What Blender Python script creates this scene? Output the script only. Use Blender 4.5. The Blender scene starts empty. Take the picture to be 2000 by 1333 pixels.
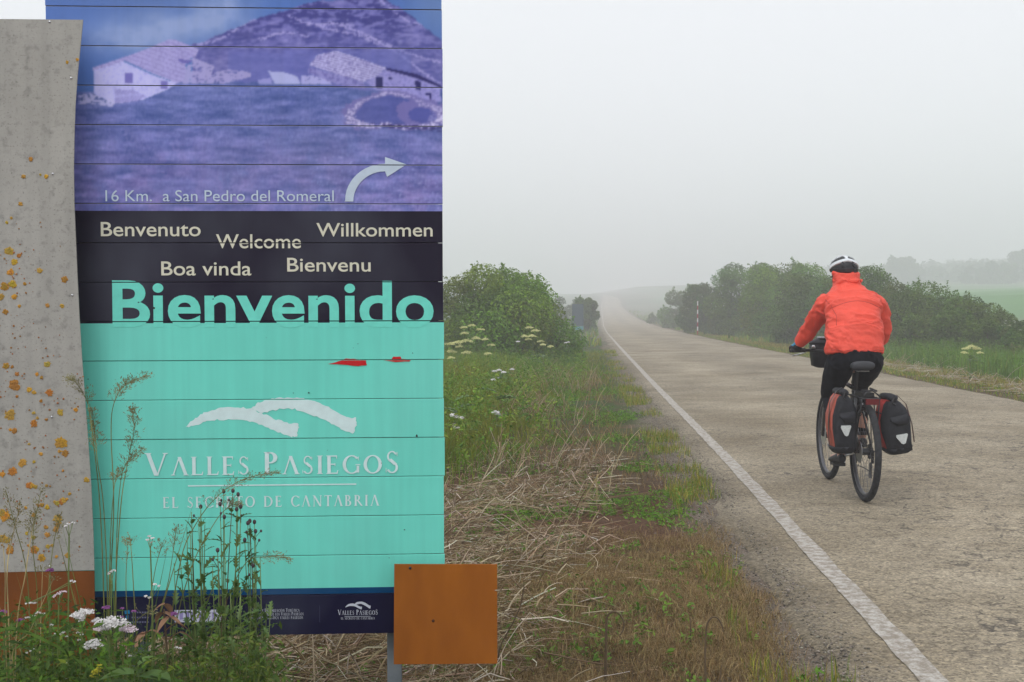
import bpy, bmesh, math, random
import numpy as np
from mathutils import Vector, Matrix
R = math.radians
random.seed(7)
rng = np.random.default_rng(11)
C = bpy.context.scene.collection
SC = bpy.context.scene

HAZE_DENSITY = 0.0040; HAZE_TOP = 46.0
# ------------------------------------------------------------------ camera
F = 2200.0            # focal length in pixels of the 2000 px wide picture
CAMZ = 1.40
PITCH = math.atan(66.5 / F)
cam_data = bpy.data.cameras.new('camera')
cam = bpy.data.objects.new('camera', cam_data)
C.objects.link(cam)
cam_data.sensor_width = 36.0
cam_data.lens = 36.0 * F / 2000.0
cam_data.clip_start = 0.05
cam_data.clip_end = 3000.0
cam.location = (0, 0, CAMZ)
cam.rotation_euler = (R(90) - PITCH, 0, 0)
SC.camera = cam

# ------------------------------------------------------------------ world: overcast
SUN_EL, SUN_AZ = 58.0, 215.0
world = bpy.data.worlds.new('World')
SC.world = world
world.use_nodes = True
nt = world.node_tree
nt.nodes.clear()
out = nt.nodes.new('ShaderNodeOutputWorld')
sky = nt.nodes.new('ShaderNodeTexSky')
sky.sky_type = 'NISHITA'
sky.sun_disc = False
sky.sun_elevation = R(SUN_EL)
sky.sun_rotation = R(SUN_AZ)
sky.air_density = 1.0
sky.dust_density = 4.0
hs = nt.nodes.new('ShaderNodeHueSaturation')
hs.inputs['Saturation'].default_value = 0.10
b1 = nt.nodes.new('ShaderNodeBackground')
b1.inputs['Strength'].default_value = 0.05
b2 = nt.nodes.new('ShaderNodeBackground')
b2.inputs['Color'].default_value = (0.945, 0.97, 1.03, 1)
b2.inputs['Strength'].default_value = 0.93
add = nt.nodes.new('ShaderNodeAddShader')
nt.links.new(sky.outputs[0], hs.inputs['Color'])
nt.links.new(hs.outputs[0], b1.inputs['Color'])
nt.links.new(b1.outputs[0], add.inputs[0])
nt.links.new(b2.outputs[0], add.inputs[1])
nt.links.new(add.outputs[0], out.inputs['Surface'])

sun_d = bpy.data.lights.new('sun', 'SUN')
sun_d.energy = 1.0
sun_d.angle = R(24)
sun_d.color = (1.0, 0.97, 0.93)
sun = bpy.data.objects.new('sun', sun_d)
C.objects.link(sun)
sun.rotation_euler = (R(90 - SUN_EL), 0, R(180 - SUN_AZ))

SC.view_settings.view_transform = 'Standard'
SC.view_settings.look = 'None'
SC.view_settings.gamma = 1.0
SC.view_settings.use_curve_mapping = False
SC.view_settings.exposure = 0.0
SC.cycles.max_bounces = 5
SC.cycles.diffuse_bounces = 3
SC.cycles.glossy_bounces = 2
SC.cycles.transmission_bounces = 3
SC.cycles.transparent_max_bounces = 8
SC.cycles.volume_bounces = 2
SC.cycles.use_denoising = True

# ------------------------------------------------------------------ helpers
def srgb(r, g, b, k=1.0):
    def f(c):
        c = c / 255.0
        return (c / 12.92 if c <= 0.04045 else ((c + 0.055) / 1.055) ** 2.4) * k
    return (f(r), f(g), f(b))

def lin(a):
    a = np.asarray(a, float) / 255.0
    return np.where(a <= 0.04045, a / 12.92, ((a + 0.055) / 1.055) ** 2.4)

def at(px, py, d):
    """pixel of the 2000 px picture -> point at ground distance d (world y)."""
    x = (px - 1000.0) / F
    z = (666.5 - py) / F
    y = 1.0
    cy = y * math.cos(PITCH) + z * math.sin(PITCH)
    cz = -y * math.sin(PITCH) + z * math.cos(PITCH)
    s = d / cy
    return Vector((x * s, d, CAMZ + cz * s))

_perm = np.random.default_rng(3).random((256, 256))
def vnoise(x, y, seed=0):
    x = np.asarray(x, float) + seed * 17.31
    y = np.asarray(y, float) + seed * 9.77
    xi = np.floor(x).astype(int); yi = np.floor(y).astype(int)
    fx = x - xi; fy = y - yi
    fx = fx * fx * (3 - 2 * fx); fy = fy * fy * (3 - 2 * fy)
    g = lambda i, j: _perm[(i) & 255, (j) & 255]
    return ((g(xi, yi) * (1 - fx) + g(xi + 1, yi) * fx) * (1 - fy) +
            (g(xi, yi + 1) * (1 - fx) + g(xi + 1, yi + 1) * fx) * fy)
def fbm(x, y, seed=0, octv=4):
    s = 0; a = 0.5; t = 0
    for o in range(octv):
        s = s + a * vnoise(np.asarray(x) * 2 ** o, np.asarray(y) * 2 ** o, seed + o); t += a; a *= 0.5
    return s / t
def sstep(a, b, x):
    t = np.clip((np.asarray(x, float) - a) / (b - a), 0, 1)
    return t * t * (3 - 2 * t)

def tag(o, label=None, cat=None, group=None, kind=None):
    if label: o['label'] = label
    if cat: o['category'] = cat
    if group: o['group'] = group
    if kind: o['kind'] = kind
    return o

def empty(name, loc=(0, 0, 0), rz=0, label=None, cat=None, group=None, mat=None):
    o = bpy.data.objects.new(name, None)
    C.objects.link(o)
    o.empty_display_size = 0.1
    if mat is not None: o.matrix_world = mat
    else:
        o.location = loc; o.rotation_euler = (0, 0, rz)
    tag(o, label, cat, group)
    return o

def link(name, me, parent=None):
    o = bpy.data.objects.new(name, me)
    C.objects.link(o)
    if parent is not None: o.parent = parent
    return o

VEG_GAIN = np.array([1.16, 1.28, 0.48])
def big(name, V, T, mat, cols=None, parent=None, smooth=False):
    """one mesh from numpy arrays; T is (m,3) or (m,4)."""
    if cols is not None and mat.name.startswith('plant'): cols = np.asarray(cols) * VEG_GAIN
    if cols is not None and mat.name.startswith('dry'): cols = np.asarray(cols) * np.array([1.0, .97, .90])
    V = np.ascontiguousarray(V, np.float32); T = np.ascontiguousarray(T, np.int32)
    me = bpy.data.meshes.new(name)
    me.vertices.add(len(V)); me.vertices.foreach_set('co', V.ravel())
    k = T.shape[1]
    me.loops.add(T.size); me.loops.foreach_set('vertex_index', T.ravel())
    me.polygons.add(len(T))
    me.polygons.foreach_set('loop_start', np.arange(0, T.size, k, dtype=np.int32))
    me.polygons.foreach_set('loop_total', np.full(len(T), k, np.int32))
    me.update(calc_edges=True)
    if cols is not None:
        a = me.color_attributes.new('col', 'FLOAT_COLOR', 'POINT')
        c4 = np.ones((len(V), 4), np.float32); c4[:, :3] = cols
        a.data.foreach_set('color', c4.ravel())
    if smooth: me.polygons.foreach_set('use_smooth', np.ones(len(T), bool))
    me.materials.append(mat)
    return link(name, me, parent)

class Geo:
    """collects faces; build() links them as one object."""
    def __init__(s): s.v = []; s.f = []; s.c = []
    def add(s, vs, fs, col=(1, 1, 1)):
        b = len(s.v)
        s.v += [tuple(v) for v in vs]; s.f += [tuple(i + b for i in f) for f in fs]
        if len(col) == len(vs) and hasattr(col[0], '__len__'): s.c += [tuple(c) for c in col]
        else: s.c += [tuple(col)] * len(vs)
    def box(s, c, d, rot=None, col=(1, 1, 1)):
        x, y, z = d[0] / 2, d[1] / 2, d[2] / 2
        vs = [Vector((a, b, e)) for a in (-x, x) for b in (-y, y) for e in (-z, z)]
        if rot is not None: vs = [rot @ v for v in vs]
        vs = [v + Vector(c) for v in vs]
        s.add(vs, [(0, 1, 3, 2), (4, 6, 7, 5), (0, 4, 5, 1), (2, 3, 7, 6), (0, 2, 6, 4), (1, 5, 7, 3)], col)
    def tube(s, pts, rad, n=8, col=(1, 1, 1), cap=True, closed=False):
        pts = [Vector(p) for p in pts]
        m = len(pts)
        if not hasattr(rad, '__len__'): rad = [rad] * m
        vs = []; ref = None
        for i, p in enumerate(pts):
            if closed: t = pts[(i + 1) % m] - pts[i - 1]
            else: t = pts[min(i + 1, m - 1)] - pts[max(i - 1, 0)]
            if t.length < 1e-9: t = Vector((0, 0, 1))
            t.normalize()
            if ref is None:
                ref = Vector((0, 0, 1)) if abs(t.z) < 0.9 else Vector((1, 0, 0))
            u = (ref - t * ref.dot(t))
            if u.length < 1e-6: u = t.orthogonal()
            u.normalize(); w = t.cross(u); ref = u
            for k in range(n):
                a = 2 * math.pi * k / n
                vs.append(p + (u * math.cos(a) + w * math.sin(a)) * rad[i])
        fs = []
        for i in range(m if closed else m - 1):
            j = (i + 1) % m
            for k in range(n):
                l = (k + 1) % n
                fs.append((i * n + k, i * n + l, j * n + l, j * n + k))
        if cap and not closed:
            fs.append(tuple(reversed(range(n)))); fs.append(tuple((m - 1) * n + k for k in range(n)))
        s.add(vs, fs, col)
    def loft(s, secs, n=20, col=(1, 1, 1), power=2.0, cap=True):
        """secs: (center, U, W) with U and W half-axis vectors; superellipse sections."""
        vs = []
        for c, U, W in secs:
            c = Vector(c); U = Vector(U); W = Vector(W)
            for k in range(n):
                a = 2 * math.pi * k / n
                ca, sa = math.cos(a), math.sin(a)
                e = 2.0 / power
                vs.append(c + U * (math.copysign(abs(ca) ** e, ca)) + W * (math.copysign(abs(sa) ** e, sa)))
        fs = []
        m = len(secs)
        for i in range(m - 1):
            for k in range(n):
                l = (k + 1) % n
                fs.append((i * n + k, i * n + l, (i + 1) * n + l, (i + 1) * n + k))
        if cap:
            fs.append(tuple(reversed(range(n)))); fs.append(tuple((m - 1) * n + k for k in range(n)))
        s.add(vs, fs, col)
    def ball(s, c, r, n=8, col=(1, 1, 1)):
        c = Vector(c)
        if not hasattr(r, '__len__'): r = (r, r, r)
        secs = []
        for i in range(n // 2 + 1):
            a = -math.pi / 2 + math.pi * i / (n // 2)
            q = max(math.cos(a), 0.02)
            secs.append((c + Vector((0, 0, r[2] * math.sin(a))), (r[0] * q, 0, 0), (0, r[1] * q, 0)))
        s.loft(secs, n, col)
    def build(s, name, mat, parent=None, smooth=False, attr=False, cut=None):
        me = bpy.data.meshes.new(name)
        me.from_pydata([tuple(v) for v in s.v], [], s.f)
        me.validate()
        me.update()
        if attr and len(me.vertices) == len(s.v):
            a = me.color_attributes.new('col', 'FLOAT_COLOR', 'POINT')
            c4 = np.ones((len(s.v), 4), np.float32); c4[:, :3] = np.array(s.c)
            a.data.foreach_set('color', c4.ravel())
        bm = bmesh.new(); bm.from_mesh(me)
        bmesh.ops.recalc_face_normals(bm, faces=bm.faces)
        bm.to_mesh(me); bm.free()
        if smooth:
            for p in me.polygons: p.use_smooth = True
        me.materials.append(mat)
        return link(name, me, parent)

def material(name, color=(0.5, 0.5, 0.5), rough=0.7, metal=0.0, attr=False, nscale=0, namt=0.25, bump=0.0,
             bscale=None, transl=0.0, spec=0.4, coat=0.0, detail=4):
    m = bpy.data.materials.new(name)
    m.use_nodes = True
    t = m.node_tree; n = t.nodes; L = t.links
    bs = n['Principled BSDF']
    bs.inputs['Roughness'].default_value = rough
    bs.inputs['Metallic'].default_value = metal
    bs.inputs['Specular IOR Level'].default_value = spec
    bs.inputs['Coat Weight'].default_value = coat
    if attr:
        a = n.new('ShaderNodeAttribute'); a.attribute_name = 'col'; src = a.outputs['Color']
    else:
        rgb = n.new('ShaderNodeRGB'); rgb.outputs[0].default_value = (*color, 1); src = rgb.outputs[0]
    tc = n.new('ShaderNodeTexCoord')
    if nscale:
        nz = n.new('ShaderNodeTexNoise'); nz.inputs['Scale'].default_value = nscale
        nz.inputs['Detail'].default_value = detail
        L.new(tc.outputs['Object'], nz.inputs['Vector'])
        mr = n.new('ShaderNodeMapRange')
        mr.inputs['From Min'].default_value = 0.3; mr.inputs['From Max'].default_value = 0.7
        mr.inputs['To Min'].default_value = 1 - namt; mr.inputs['To Max'].default_value = 1 + namt
        L.new(nz.outputs['Fac'], mr.inputs['Value'])
        mx = n.new('ShaderNodeVectorMath'); mx.operation = 'SCALE'
        L.new(src, mx.inputs[0]); L.new(mr.outputs[0], mx.inputs['Scale'])
        src = mx.outputs[0]
    L.new(src, bs.inputs['Base Color'])
    if bump:
        nb = n.new('ShaderNodeTexNoise'); nb.inputs['Scale'].default_value = bscale or nscale or 20
        nb.inputs['Detail'].default_value = 4
        L.new(tc.outputs['Object'], nb.inputs['Vector'])
        bp = n.new('ShaderNodeBump'); bp.inputs['Strength'].default_value = 1.0
        bp.inputs['Distance'].default_value = bump
        L.new(nb.outputs['Fac'], bp.inputs['Height']); L.new(bp.outputs[0], bs.inputs['Normal'])
    if transl:
        tr = n.new('ShaderNodeBsdfTranslucent'); L.new(src, tr.inputs['Color'])
        ms = n.new('ShaderNodeMixShader'); ms.inputs[0].default_value = transl
        L.new(bs.outputs[0], ms.inputs[1]); L.new(tr.outputs[0], ms.inputs[2])
        L.new(ms.outputs[0], n['Material Output'].inputs['Surface'])
    return m

VEG = material('plant_tissue', attr=True, rough=0.55, transl=0.3, spec=0.25)
DRY = material('dry_straw', attr=True, rough=0.8, transl=0.1, spec=0.15)
BARK = material('bark', (0.10, 0.085, 0.065), rough=0.9, nscale=12, namt=0.4, bump=0.01)
BLACKP = material('black_plastic', (0.018, 0.018, 0.02), rough=0.45)
RUBBER = material('rubber', (0.035, 0.036, 0.038), rough=0.8, nscale=30, namt=0.3)
ALU = material('bare_aluminium', (0.55, 0.56, 0.58), rough=0.35, metal=0.9)
DARKM = material('dark_metal', (0.04, 0.042, 0.045), rough=0.4, metal=0.5)

# ------------------------------------------------------------------ shape of the land
_D = np.array([-40, 0, 4.2, 8.15, 11, 19.25, 31.5, 45, 75, 110, 160, 220, 290, 400, 520, 1300.0])
_LX = np.array([-1.35, 1.30, 1.565, 1.84, 2.03, 2.52, 3.35, 4.28, 6.35, 8.95, 12.9, 17.6, 23.0, 32.5, 43, 108.0])
_ZD = np.array([-40, 10, 18, 30, 45, 60, 85, 120, 160, 220, 290, 400, 520, 1300.0])
_ZZ = np.array([0, 0, -0.02, -0.08, -0.18, -0.26, -0.40, -0.5, -0.42, 0.15, 1.5, 5.2, 7.5, 9.0])
_dd = np.linspace(-40, 1300, 2681)
def _smooth(a, k=9):
    a = np.pad(a, k, mode='edge'); ker = np.ones(2 * k + 1) / (2 * k + 1)
    return np.convolve(a, ker, 'valid')
_lx = _smooth(np.interp(_dd, _D, _LX), 8)
_zz = _smooth(np.interp(_dd, _ZD, _ZZ), 12)
def line_x(d): return np.interp(d, _dd, _lx)
def road_z(d): return np.interp(d, _dd, _zz)
ROAD_L, ROAD_R = -0.33, 5.28
def land(x, y):
    x = np.asarray(x, float); y = np.asarray(y, float)
    z = road_z(y)
    lx = line_x(y)
    tl = (lx + ROAD_L) - x; tr = x - (lx + ROAD_R)
    on = np.clip(np.minimum(-tl, -tr), 0, None)          # metres inside the road
    outl = np.clip(tl, 0, None); outr = np.clip(tr, 0, None)
    z = z - 0.02 - 0.05 * sstep(0.0, 0.15, on)
    z = z + (fbm(x * 1.7, y * 1.7, 1) - 0.5) * 0.10 * sstep(0.1, 1.0, outl + outr)
    z = z + (fbm(x * 7, y * 7, 4, 3) - 0.5) * 0.04 * sstep(0.05, 0.5, outl + outr)
    z = z - 0.10 * sstep(0.1, 1.5, outl) * sstep(12, 30, y)
    z = z - 0.15 * sstep(0.2, 3.0, outr)
    hx = np.interp(x, [-400, -120, -60, 34, 50, 59, 91, 127, 170, 260], [5, 3, 0, 0, 1.0, 3.5, 4.6, 5.5, 6.5, 9])
    z = z + hx * sstep(55, 125, y)
    z = z + np.interp(x, [60, 105, 150, 200, 260], [0, 0, .8, 2.5, 4]) * sstep(290, 430, y)
    z = z + (fbm(x * 0.06, y * 0.06, 8) - 0.5) * 1.2 * sstep(15, 60, outl + outr)
    return z
# ------------------------------------------------------------------ ground
def axis(parts):
    a = []
    for s, e, st in parts: a += list(np.arange(s, e, st))
    a.append(parts[-1][1]); return np.array(a)
gx = axis([(-240, -20, 8), (-20, -5, 0.6), (-5, 4, 0.09), (4, 20, 0.3), (20, 60, 1.5), (60, 300, 6)])
gy = axis([(-40, 1, 3), (1, 3.6, 0.2), (3.6, 14, 0.09), (14, 40, 0.3), (40, 120, 1.2), (120, 740, 7), (740, 1250, 30)])
GX, GY = np.meshgrid(gx, gy)
GZ = land(GX, GY)
nx, ny = len(gx), len(gy)
V = np.stack([GX.ravel(), GY.ravel(), GZ.ravel()], 1)
idx = np.arange(nx * ny).reshape(ny, nx)
Q = np.stack([idx[:-1, :-1].ravel(), idx[:-1, 1:].ravel(), idx[1:, 1:].ravel(), idx[1:, :-1].ravel()], 1)
X, Y = V[:, 0], V[:, 1]
tl = line_x(Y) + ROAD_L - X; tr = X - line_x(Y) - ROAD_R
soil = np.array([0.085, 0.042, 0.022]); gravel = np.array([0.165, 0.135, 0.105]); green = np.array([0.045, 0.07, 0.018])
thatch = np.array([0.080, 0.052, 0.028]); field = np.array([0.085, 0.16, 0.055])
def mixc(a, b, t): return a + (b - a) * t[:, None]
col = np.tile(thatch, (len(X), 1)).astype(float)
n1 = fbm(X * 1.2, Y * 0.9, 20); n2 = fbm(X * 5, Y * 5, 21)
col = mixc(col, soil, sstep(0.45, 0.6, n1) * 0.9)
col = mixc(col, green, sstep(8, 16, Y) * sstep(0.35, 0.55, n2 + 0.1))
col = mixc(col, green, sstep(0.8, 3, np.maximum(tl, tr)) * sstep(10, 16, Y))
col = mixc(col, field, sstep(6, 14, np.maximum(tl, tr)) * sstep(30, 60, Y))
col = mixc(col, np.array([0.13, 0.13, 0.07]), sstep(.45, .6, fbm(X * .05, Y * .08, 31)) * 0.6 * sstep(40, 80, Y))
col = mixc(col, np.array([0.035, 0.05, 0.025]), sstep(7, 10, V[:, 2] + (fbm(X * .04, Y * .04, 35) - .5) * 3) * sstep(200, 260, Y) * (X > 60))
col = mixc(col, np.array([0.062, 0.20, 0.035]), sstep(44, 52, X) * sstep(95, 120, Y) * sstep(260, 200, Y) * .9)
col = mixc(col, gravel, sstep(0.45, 0.1, tl + (n2 - .5) * .5) * (tl > -1) * 0.9)
col = mixc(col, thatch * 1.15, sstep(1.4, 0.3, tr + (n2 - .5)) * (tr > -1) * 0.8)
col *= (0.8 + 0.4 * fbm(X * 9, Y * 9, 23))[:, None]
GROUND = material('earth', attr=True, rough=0.95, nscale=60, namt=0.45, bump=0.012, bscale=90, spec=0.15, detail=6)
g = big('ground', V, Q, GROUND, col, smooth=True)
tag(g, kind='structure')

# ------------------------------------------------------------------ road
def road_material():
    m = bpy.data.materials.new('worn_asphalt'); m.use_nodes = True
    t = m.node_tree; n = t.nodes; L = t.links
    bs = n['Principled BSDF']; bs.inputs['Roughness'].default_value = 0.88; bs.inputs['Specular IOR Level'].default_value = 0.3
    geo = n.new('ShaderNodeNewGeometry')
    def noise(sc, det=4, rough=0.55, vec=None, dist=0.0):
        z = n.new('ShaderNodeTexNoise'); z.inputs['Scale'].default_value = sc; z.inputs['Detail'].default_value = det
        z.inputs['Roughness'].default_value = rough; z.inputs['Distortion'].default_value = dist
        L.new(vec or geo.outputs['Position'], z.inputs['Vector']); return z.outputs['Fac']
    def ramp(src, stops):
        r = n.new('ShaderNodeValToRGB'); L.new(src, r.inputs[0])
        e = r.color_ramp.elements
        while len(e) > 1: e.remove(e[-1])
        e[0].position = stops[0][0]; e[0].color = (*stops[0][1], 1)
        for p, c in stops[1:]:
            q = e.new(p); q.color = (*c, 1)
        return r.outputs[0]
    def mix(a, b, f, mode='MIX', fac=None):
        x = n.new('ShaderNodeMix'); x.data_type = 'RGBA'; x.blend_type = mode
        L.new(a, x.inputs[6]); L.new(b, x.inputs[7])
        if fac is not None: L.new(fac, x.inputs[0])
        else: x.inputs[0].default_value = f
        return x.outputs[2]
    # broad tone: pale cement-like traffic film over darker stone
    base = ramp(noise(0.55, 5, 0.6), [(0.3, (0.205, 0.165, 0.108)), (0.5, (0.300, 0.254, 0.182)), (0.72, (0.415, 0.358, 0.268))])
    # aggregate
    vor = n.new('ShaderNodeTexVoronoi'); vor.inputs['Scale'].default_value = 95; L.new(geo.outputs['Position'], vor.inputs['Vector'])
    sepc = n.new('ShaderNodeSeparateColor'); L.new(vor.outputs['Color'], sepc.inputs[0])
    agg = ramp(sepc.outputs[0], [(0.0, (0.42, 0.42, 0.44)), (0.35, (0.85, 0.85, 0.84)), (0.8, (1.05, 1.05, 1.02)), (1.0, (1.5, 1.48, 1.42))])
    c = mix(base, agg, 0.8, 'MULTIPLY')
    sp = ramp(noise(28, 3, 0.7), [(0.36, (0.55, 0.54, 0.52)), (0.5, (1, 1, 1)), (0.7, (1.12, 1.1, 1.06))])
    c = mix(c, sp, 0.8, 'MULTIPLY')
    # stretched dark bitumen smears across the road
    mp = n.new('ShaderNodeMapping'); mp.inputs['Scale'].default_value = (0.7, 1.6, 1)
    L.new(geo.outputs['Position'], mp.inputs['Vector'])
    sm = ramp(noise(3.2, 6, 0.65, mp.outputs[0], 0.6), [(0.3, (0.62, 0.60, 0.57)), (0.5, (1, 1, 1)), (1, (1, 1, 1))])
    c = mix(c, sm, 0.65, 'MULTIPLY')
    # cracks, only in broken areas
    cv = n.new('ShaderNodeTexVoronoi'); cv.feature = 'DISTANCE_TO_EDGE'; cv.inputs['Scale'].default_value = 2.2
    wob = n.new('ShaderNodeVectorMath'); wob.operation = 'ADD'
    nz = n.new('ShaderNodeTexNoise'); nz.inputs['Scale'].default_value = 3.5; nz.inputs['Detail'].default_value = 5
    L.new(geo.outputs['Position'], nz.inputs['Vector'])
    L.new(geo.outputs['Position'], wob.inputs[0]); L.new(nz.outputs['Color'], wob.inputs[1]); L.new(wob.outputs[0], cv.inputs['Vector'])
    crack = ramp(cv.outputs['Distance'], [(0.0, (1, 1, 1)), (0.016, (0.7, 0.7, 0.7)), (0.034, (0, 0, 0))])
    area = ramp(noise(0.45, 3, 0.5), [(0.47, (0, 0, 0)), (0.55, (1, 1, 1))])
    brk = ramp(noise(9, 4, 0.6), [(0.38, (0, 0, 0)), (0.54, (1, 1, 1))])
    cm = mix(crack, area, 1, 'MULTIPLY'); cm = mix(cm, brk, 1, 'MULTIPLY')
    dark = n.new('ShaderNodeRGB'); dark.outputs[0].default_value = (0.07, 0.06, 0.05, 1)
    c = mix(c, dark.outputs[0], 1, 'MIX', cm)
    # fine dark pock marks
    pk = ramp(noise(60, 2, 0.5), [(0.30, (0.35, 0.34, 0.33)), (0.42, (1, 1, 1))])
    c = mix(c, pk, 0.75, 'MULTIPLY')
    at_ = n.new('ShaderNodeAttribute'); at_.attribute_name = 'col'
    c = mix(c, at_.outputs['Color'], 1, 'MULTIPLY')
    L.new(c, bs.inputs['Base Color'])
    bp = n.new('ShaderNodeBump'); bp.inputs['Distance'].default_value = 0.006; bp.inputs['Strength'].default_value = 0.8
    L.new(sepc.outputs[0], bp.inputs['Height'])
    bp2 = n.new('ShaderNodeBump'); bp2.inputs['Distance'].default_value = 0.02; bp2.inputs['Strength'].default_value = 0.7
    L.new(noise(14, 4, 0.6), bp2.inputs['Height']); L.new(bp.outputs[0], bp2.inputs['Normal'])
    L.new(bp2.outputs[0], bs.inputs['Normal'])
    return m
ROADM = road_material()
ry = axis([(-20, 3, 0.5), (3, 16, 0.06), (16, 45, 0.25), (45, 200, 1.5), (200, 720, 6), (720, 1240, 30)])
lx = line_x(ry)
le = lx + ROAD_L - 0.03 + (fbm(ry * 1.3, ry * 0, 41) - 0.5) * 0.22 + (fbm(ry * 6, ry * 0, 42) - 0.5) * 0.13
re = lx + ROAD_R + (fbm(ry * 1.1, ry * 0, 43) - 0.5) * 0.2 + (fbm(ry * 7, ry * 0, 44) - 0.5) * 0.08
cols_ = []
zr = road_z(ry)
cols_.append(np.stack([le - 0.05, ry, zr - 0.07], 1))
cols_.append(np.stack([le, ry, zr - 0.012], 1))
cols_.append(np.stack([le + 0.05, ry, zr], 1))
NSEG = 24
for k in range(1, NSEG):
    tt = k / float(NSEG)
    xx = (le + 0.05) * (1 - tt) + (re - 0.05) * tt
    cols_.append(np.stack([xx, ry, zr + 0.03 * math.sin(math.pi * tt)], 1))
cols_.append(np.stack([re - 0.05, ry, zr], 1)); cols_.append(np.stack([re, ry, zr - 0.012], 1)); cols_.append(np.stack([re + 0.05, ry, zr - 0.07], 1))
nc = len(cols_)
V = np.stack(cols_, 1).reshape(-1, 3)
idx = np.arange(len(ry) * nc).reshape(len(ry), nc)
Q = np.stack([idx[:-1, :-1].ravel(), idx[:-1, 1:].ravel(), idx[1:, 1:].ravel(), idx[1:, :-1].ravel()], 1)
tw = V[:, 0] - line_x(V[:, 1])
tone = 1 + .10 * np.exp(-((tw - 1.25) / .42) ** 2) + .10 * np.exp(-((tw - 3.9) / .5) ** 2) - .07 * np.exp(-((tw - 2.5) / .5) ** 2) - .30 * sstep(-.05, -.22, tw) - .06 * sstep(4.7, 5.2, tw)
tone = tone * (1 + .10 * (fbm(V[:, 0] * .8, V[:, 1] * .22, 46) - .5) * 2)
tag(big('road', V, Q, ROADM, np.repeat(tone[:, None], 3, 1), smooth=True), kind='structure')

def road_surface(x, y):
    l = np.interp(y, ry, le) + 0.05; r = np.interp(y, ry, re) - 0.05
    tt = np.clip((x - l) / (r - l), 0, 1)
    # same piecewise straight cross-section as the mesh
    k = np.clip(np.floor(tt * NSEG), 0, NSEG - 1); f = tt * NSEG - k
    za = 0.03 * np.sin(math.pi * k / NSEG); zb = 0.03 * np.sin(math.pi * (k + 1) / NSEG)
    return np.interp(y, ry, zr) + za * (1 - f) + zb * f

# painted edge line
def paint_material():
    m = bpy.data.materials.new('worn_white_paint'); m.use_nodes = True
    t = m.node_tree; n = t.nodes; L = t.links; bs = n['Principled BSDF']; bs.inputs['Roughness'].default_value = 0.8
    geo = n.new('ShaderNodeNewGeometry')
    a = n.new('ShaderNodeTexNoise'); a.inputs['Scale'].default_value = 22; a.inputs['Detail'].default_value = 6; a.inputs['Roughness'].default_value = 0.7
    b = n.new('ShaderNodeTexNoise'); b.inputs['Scale'].default_value = 90; b.inputs['Detail'].default_value = 2
    L.new(geo.outputs['Position'], a.inputs['Vector']); L.new(geo.outputs['Position'], b.inputs['Vector'])
    r = n.new('ShaderNodeValToRGB'); L.new(a.outputs['Fac'], r.inputs[0])
    e = r.color_ramp.elements; e[0].position = 0.42; e[0].color = (0.25, 0.215, 0.17, 1); e[1].position = 0.60; e[1].color = (0.46, 0.435, 0.395, 1)
    r2 = n.new('ShaderNodeValToRGB'); L.new(b.outputs['Fac'], r2.inputs[0])
    e = r2.color_ramp.elements; e[0].position = 0.3; e[0].color = (0.6, 0.59, 0.56, 1); e[1].position = 0.5; e[1].color = (1, 1, 1, 1)
    x = n.new('ShaderNodeMix'); x.data_type = 'RGBA'; x.blend_type = 'MULTIPLY'; x.inputs[0].default_value = 0.8
    L.new(r.outputs[0], x.inputs[6]); L.new(r2.outputs[0], x.inputs[7]); L.new(x.outputs[2], bs.inputs['Base Color'])
    bp = n.new('ShaderNodeBump'); bp.inputs['Distance'].default_value = 0.004; L.new(b.outputs['Fac'], bp.inputs['Height']); L.new(bp.outputs[0], bs.inputs['Normal'])
    return m
yy = axis([(-10, 3, 0.3), (3, 16, 0.02), (16, 45, 0.2), (45, 330, 1.5)])
j1 = (fbm(yy * 5, yy * 0, 51, 5) - 0.5) * 0.022; j2 = (fbm(yy * 5, yy * 0, 52, 5) - 0.5) * 0.022
a_ = line_x(yy) - 0.054 + j1; b_ = line_x(yy) + 0.054 + j2; m_ = (a_ + b_) / 2
V = np.stack([np.stack([q, yy, road_surface(q, yy) + 0.005], 1) for q in (a_, m_, b_)], 1).reshape(-1, 3)
idx = np.arange(len(yy) * 3).reshape(len(yy), 3)
Q = np.stack([idx[:-1, :-1].ravel(), idx[:-1, 1:].ravel(), idx[1:, 1:].ravel(), idx[1:, :-1].ravel()], 1)
tag(big('road_edge_line', V, Q, paint_material(), smooth=True), kind='structure')

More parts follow.
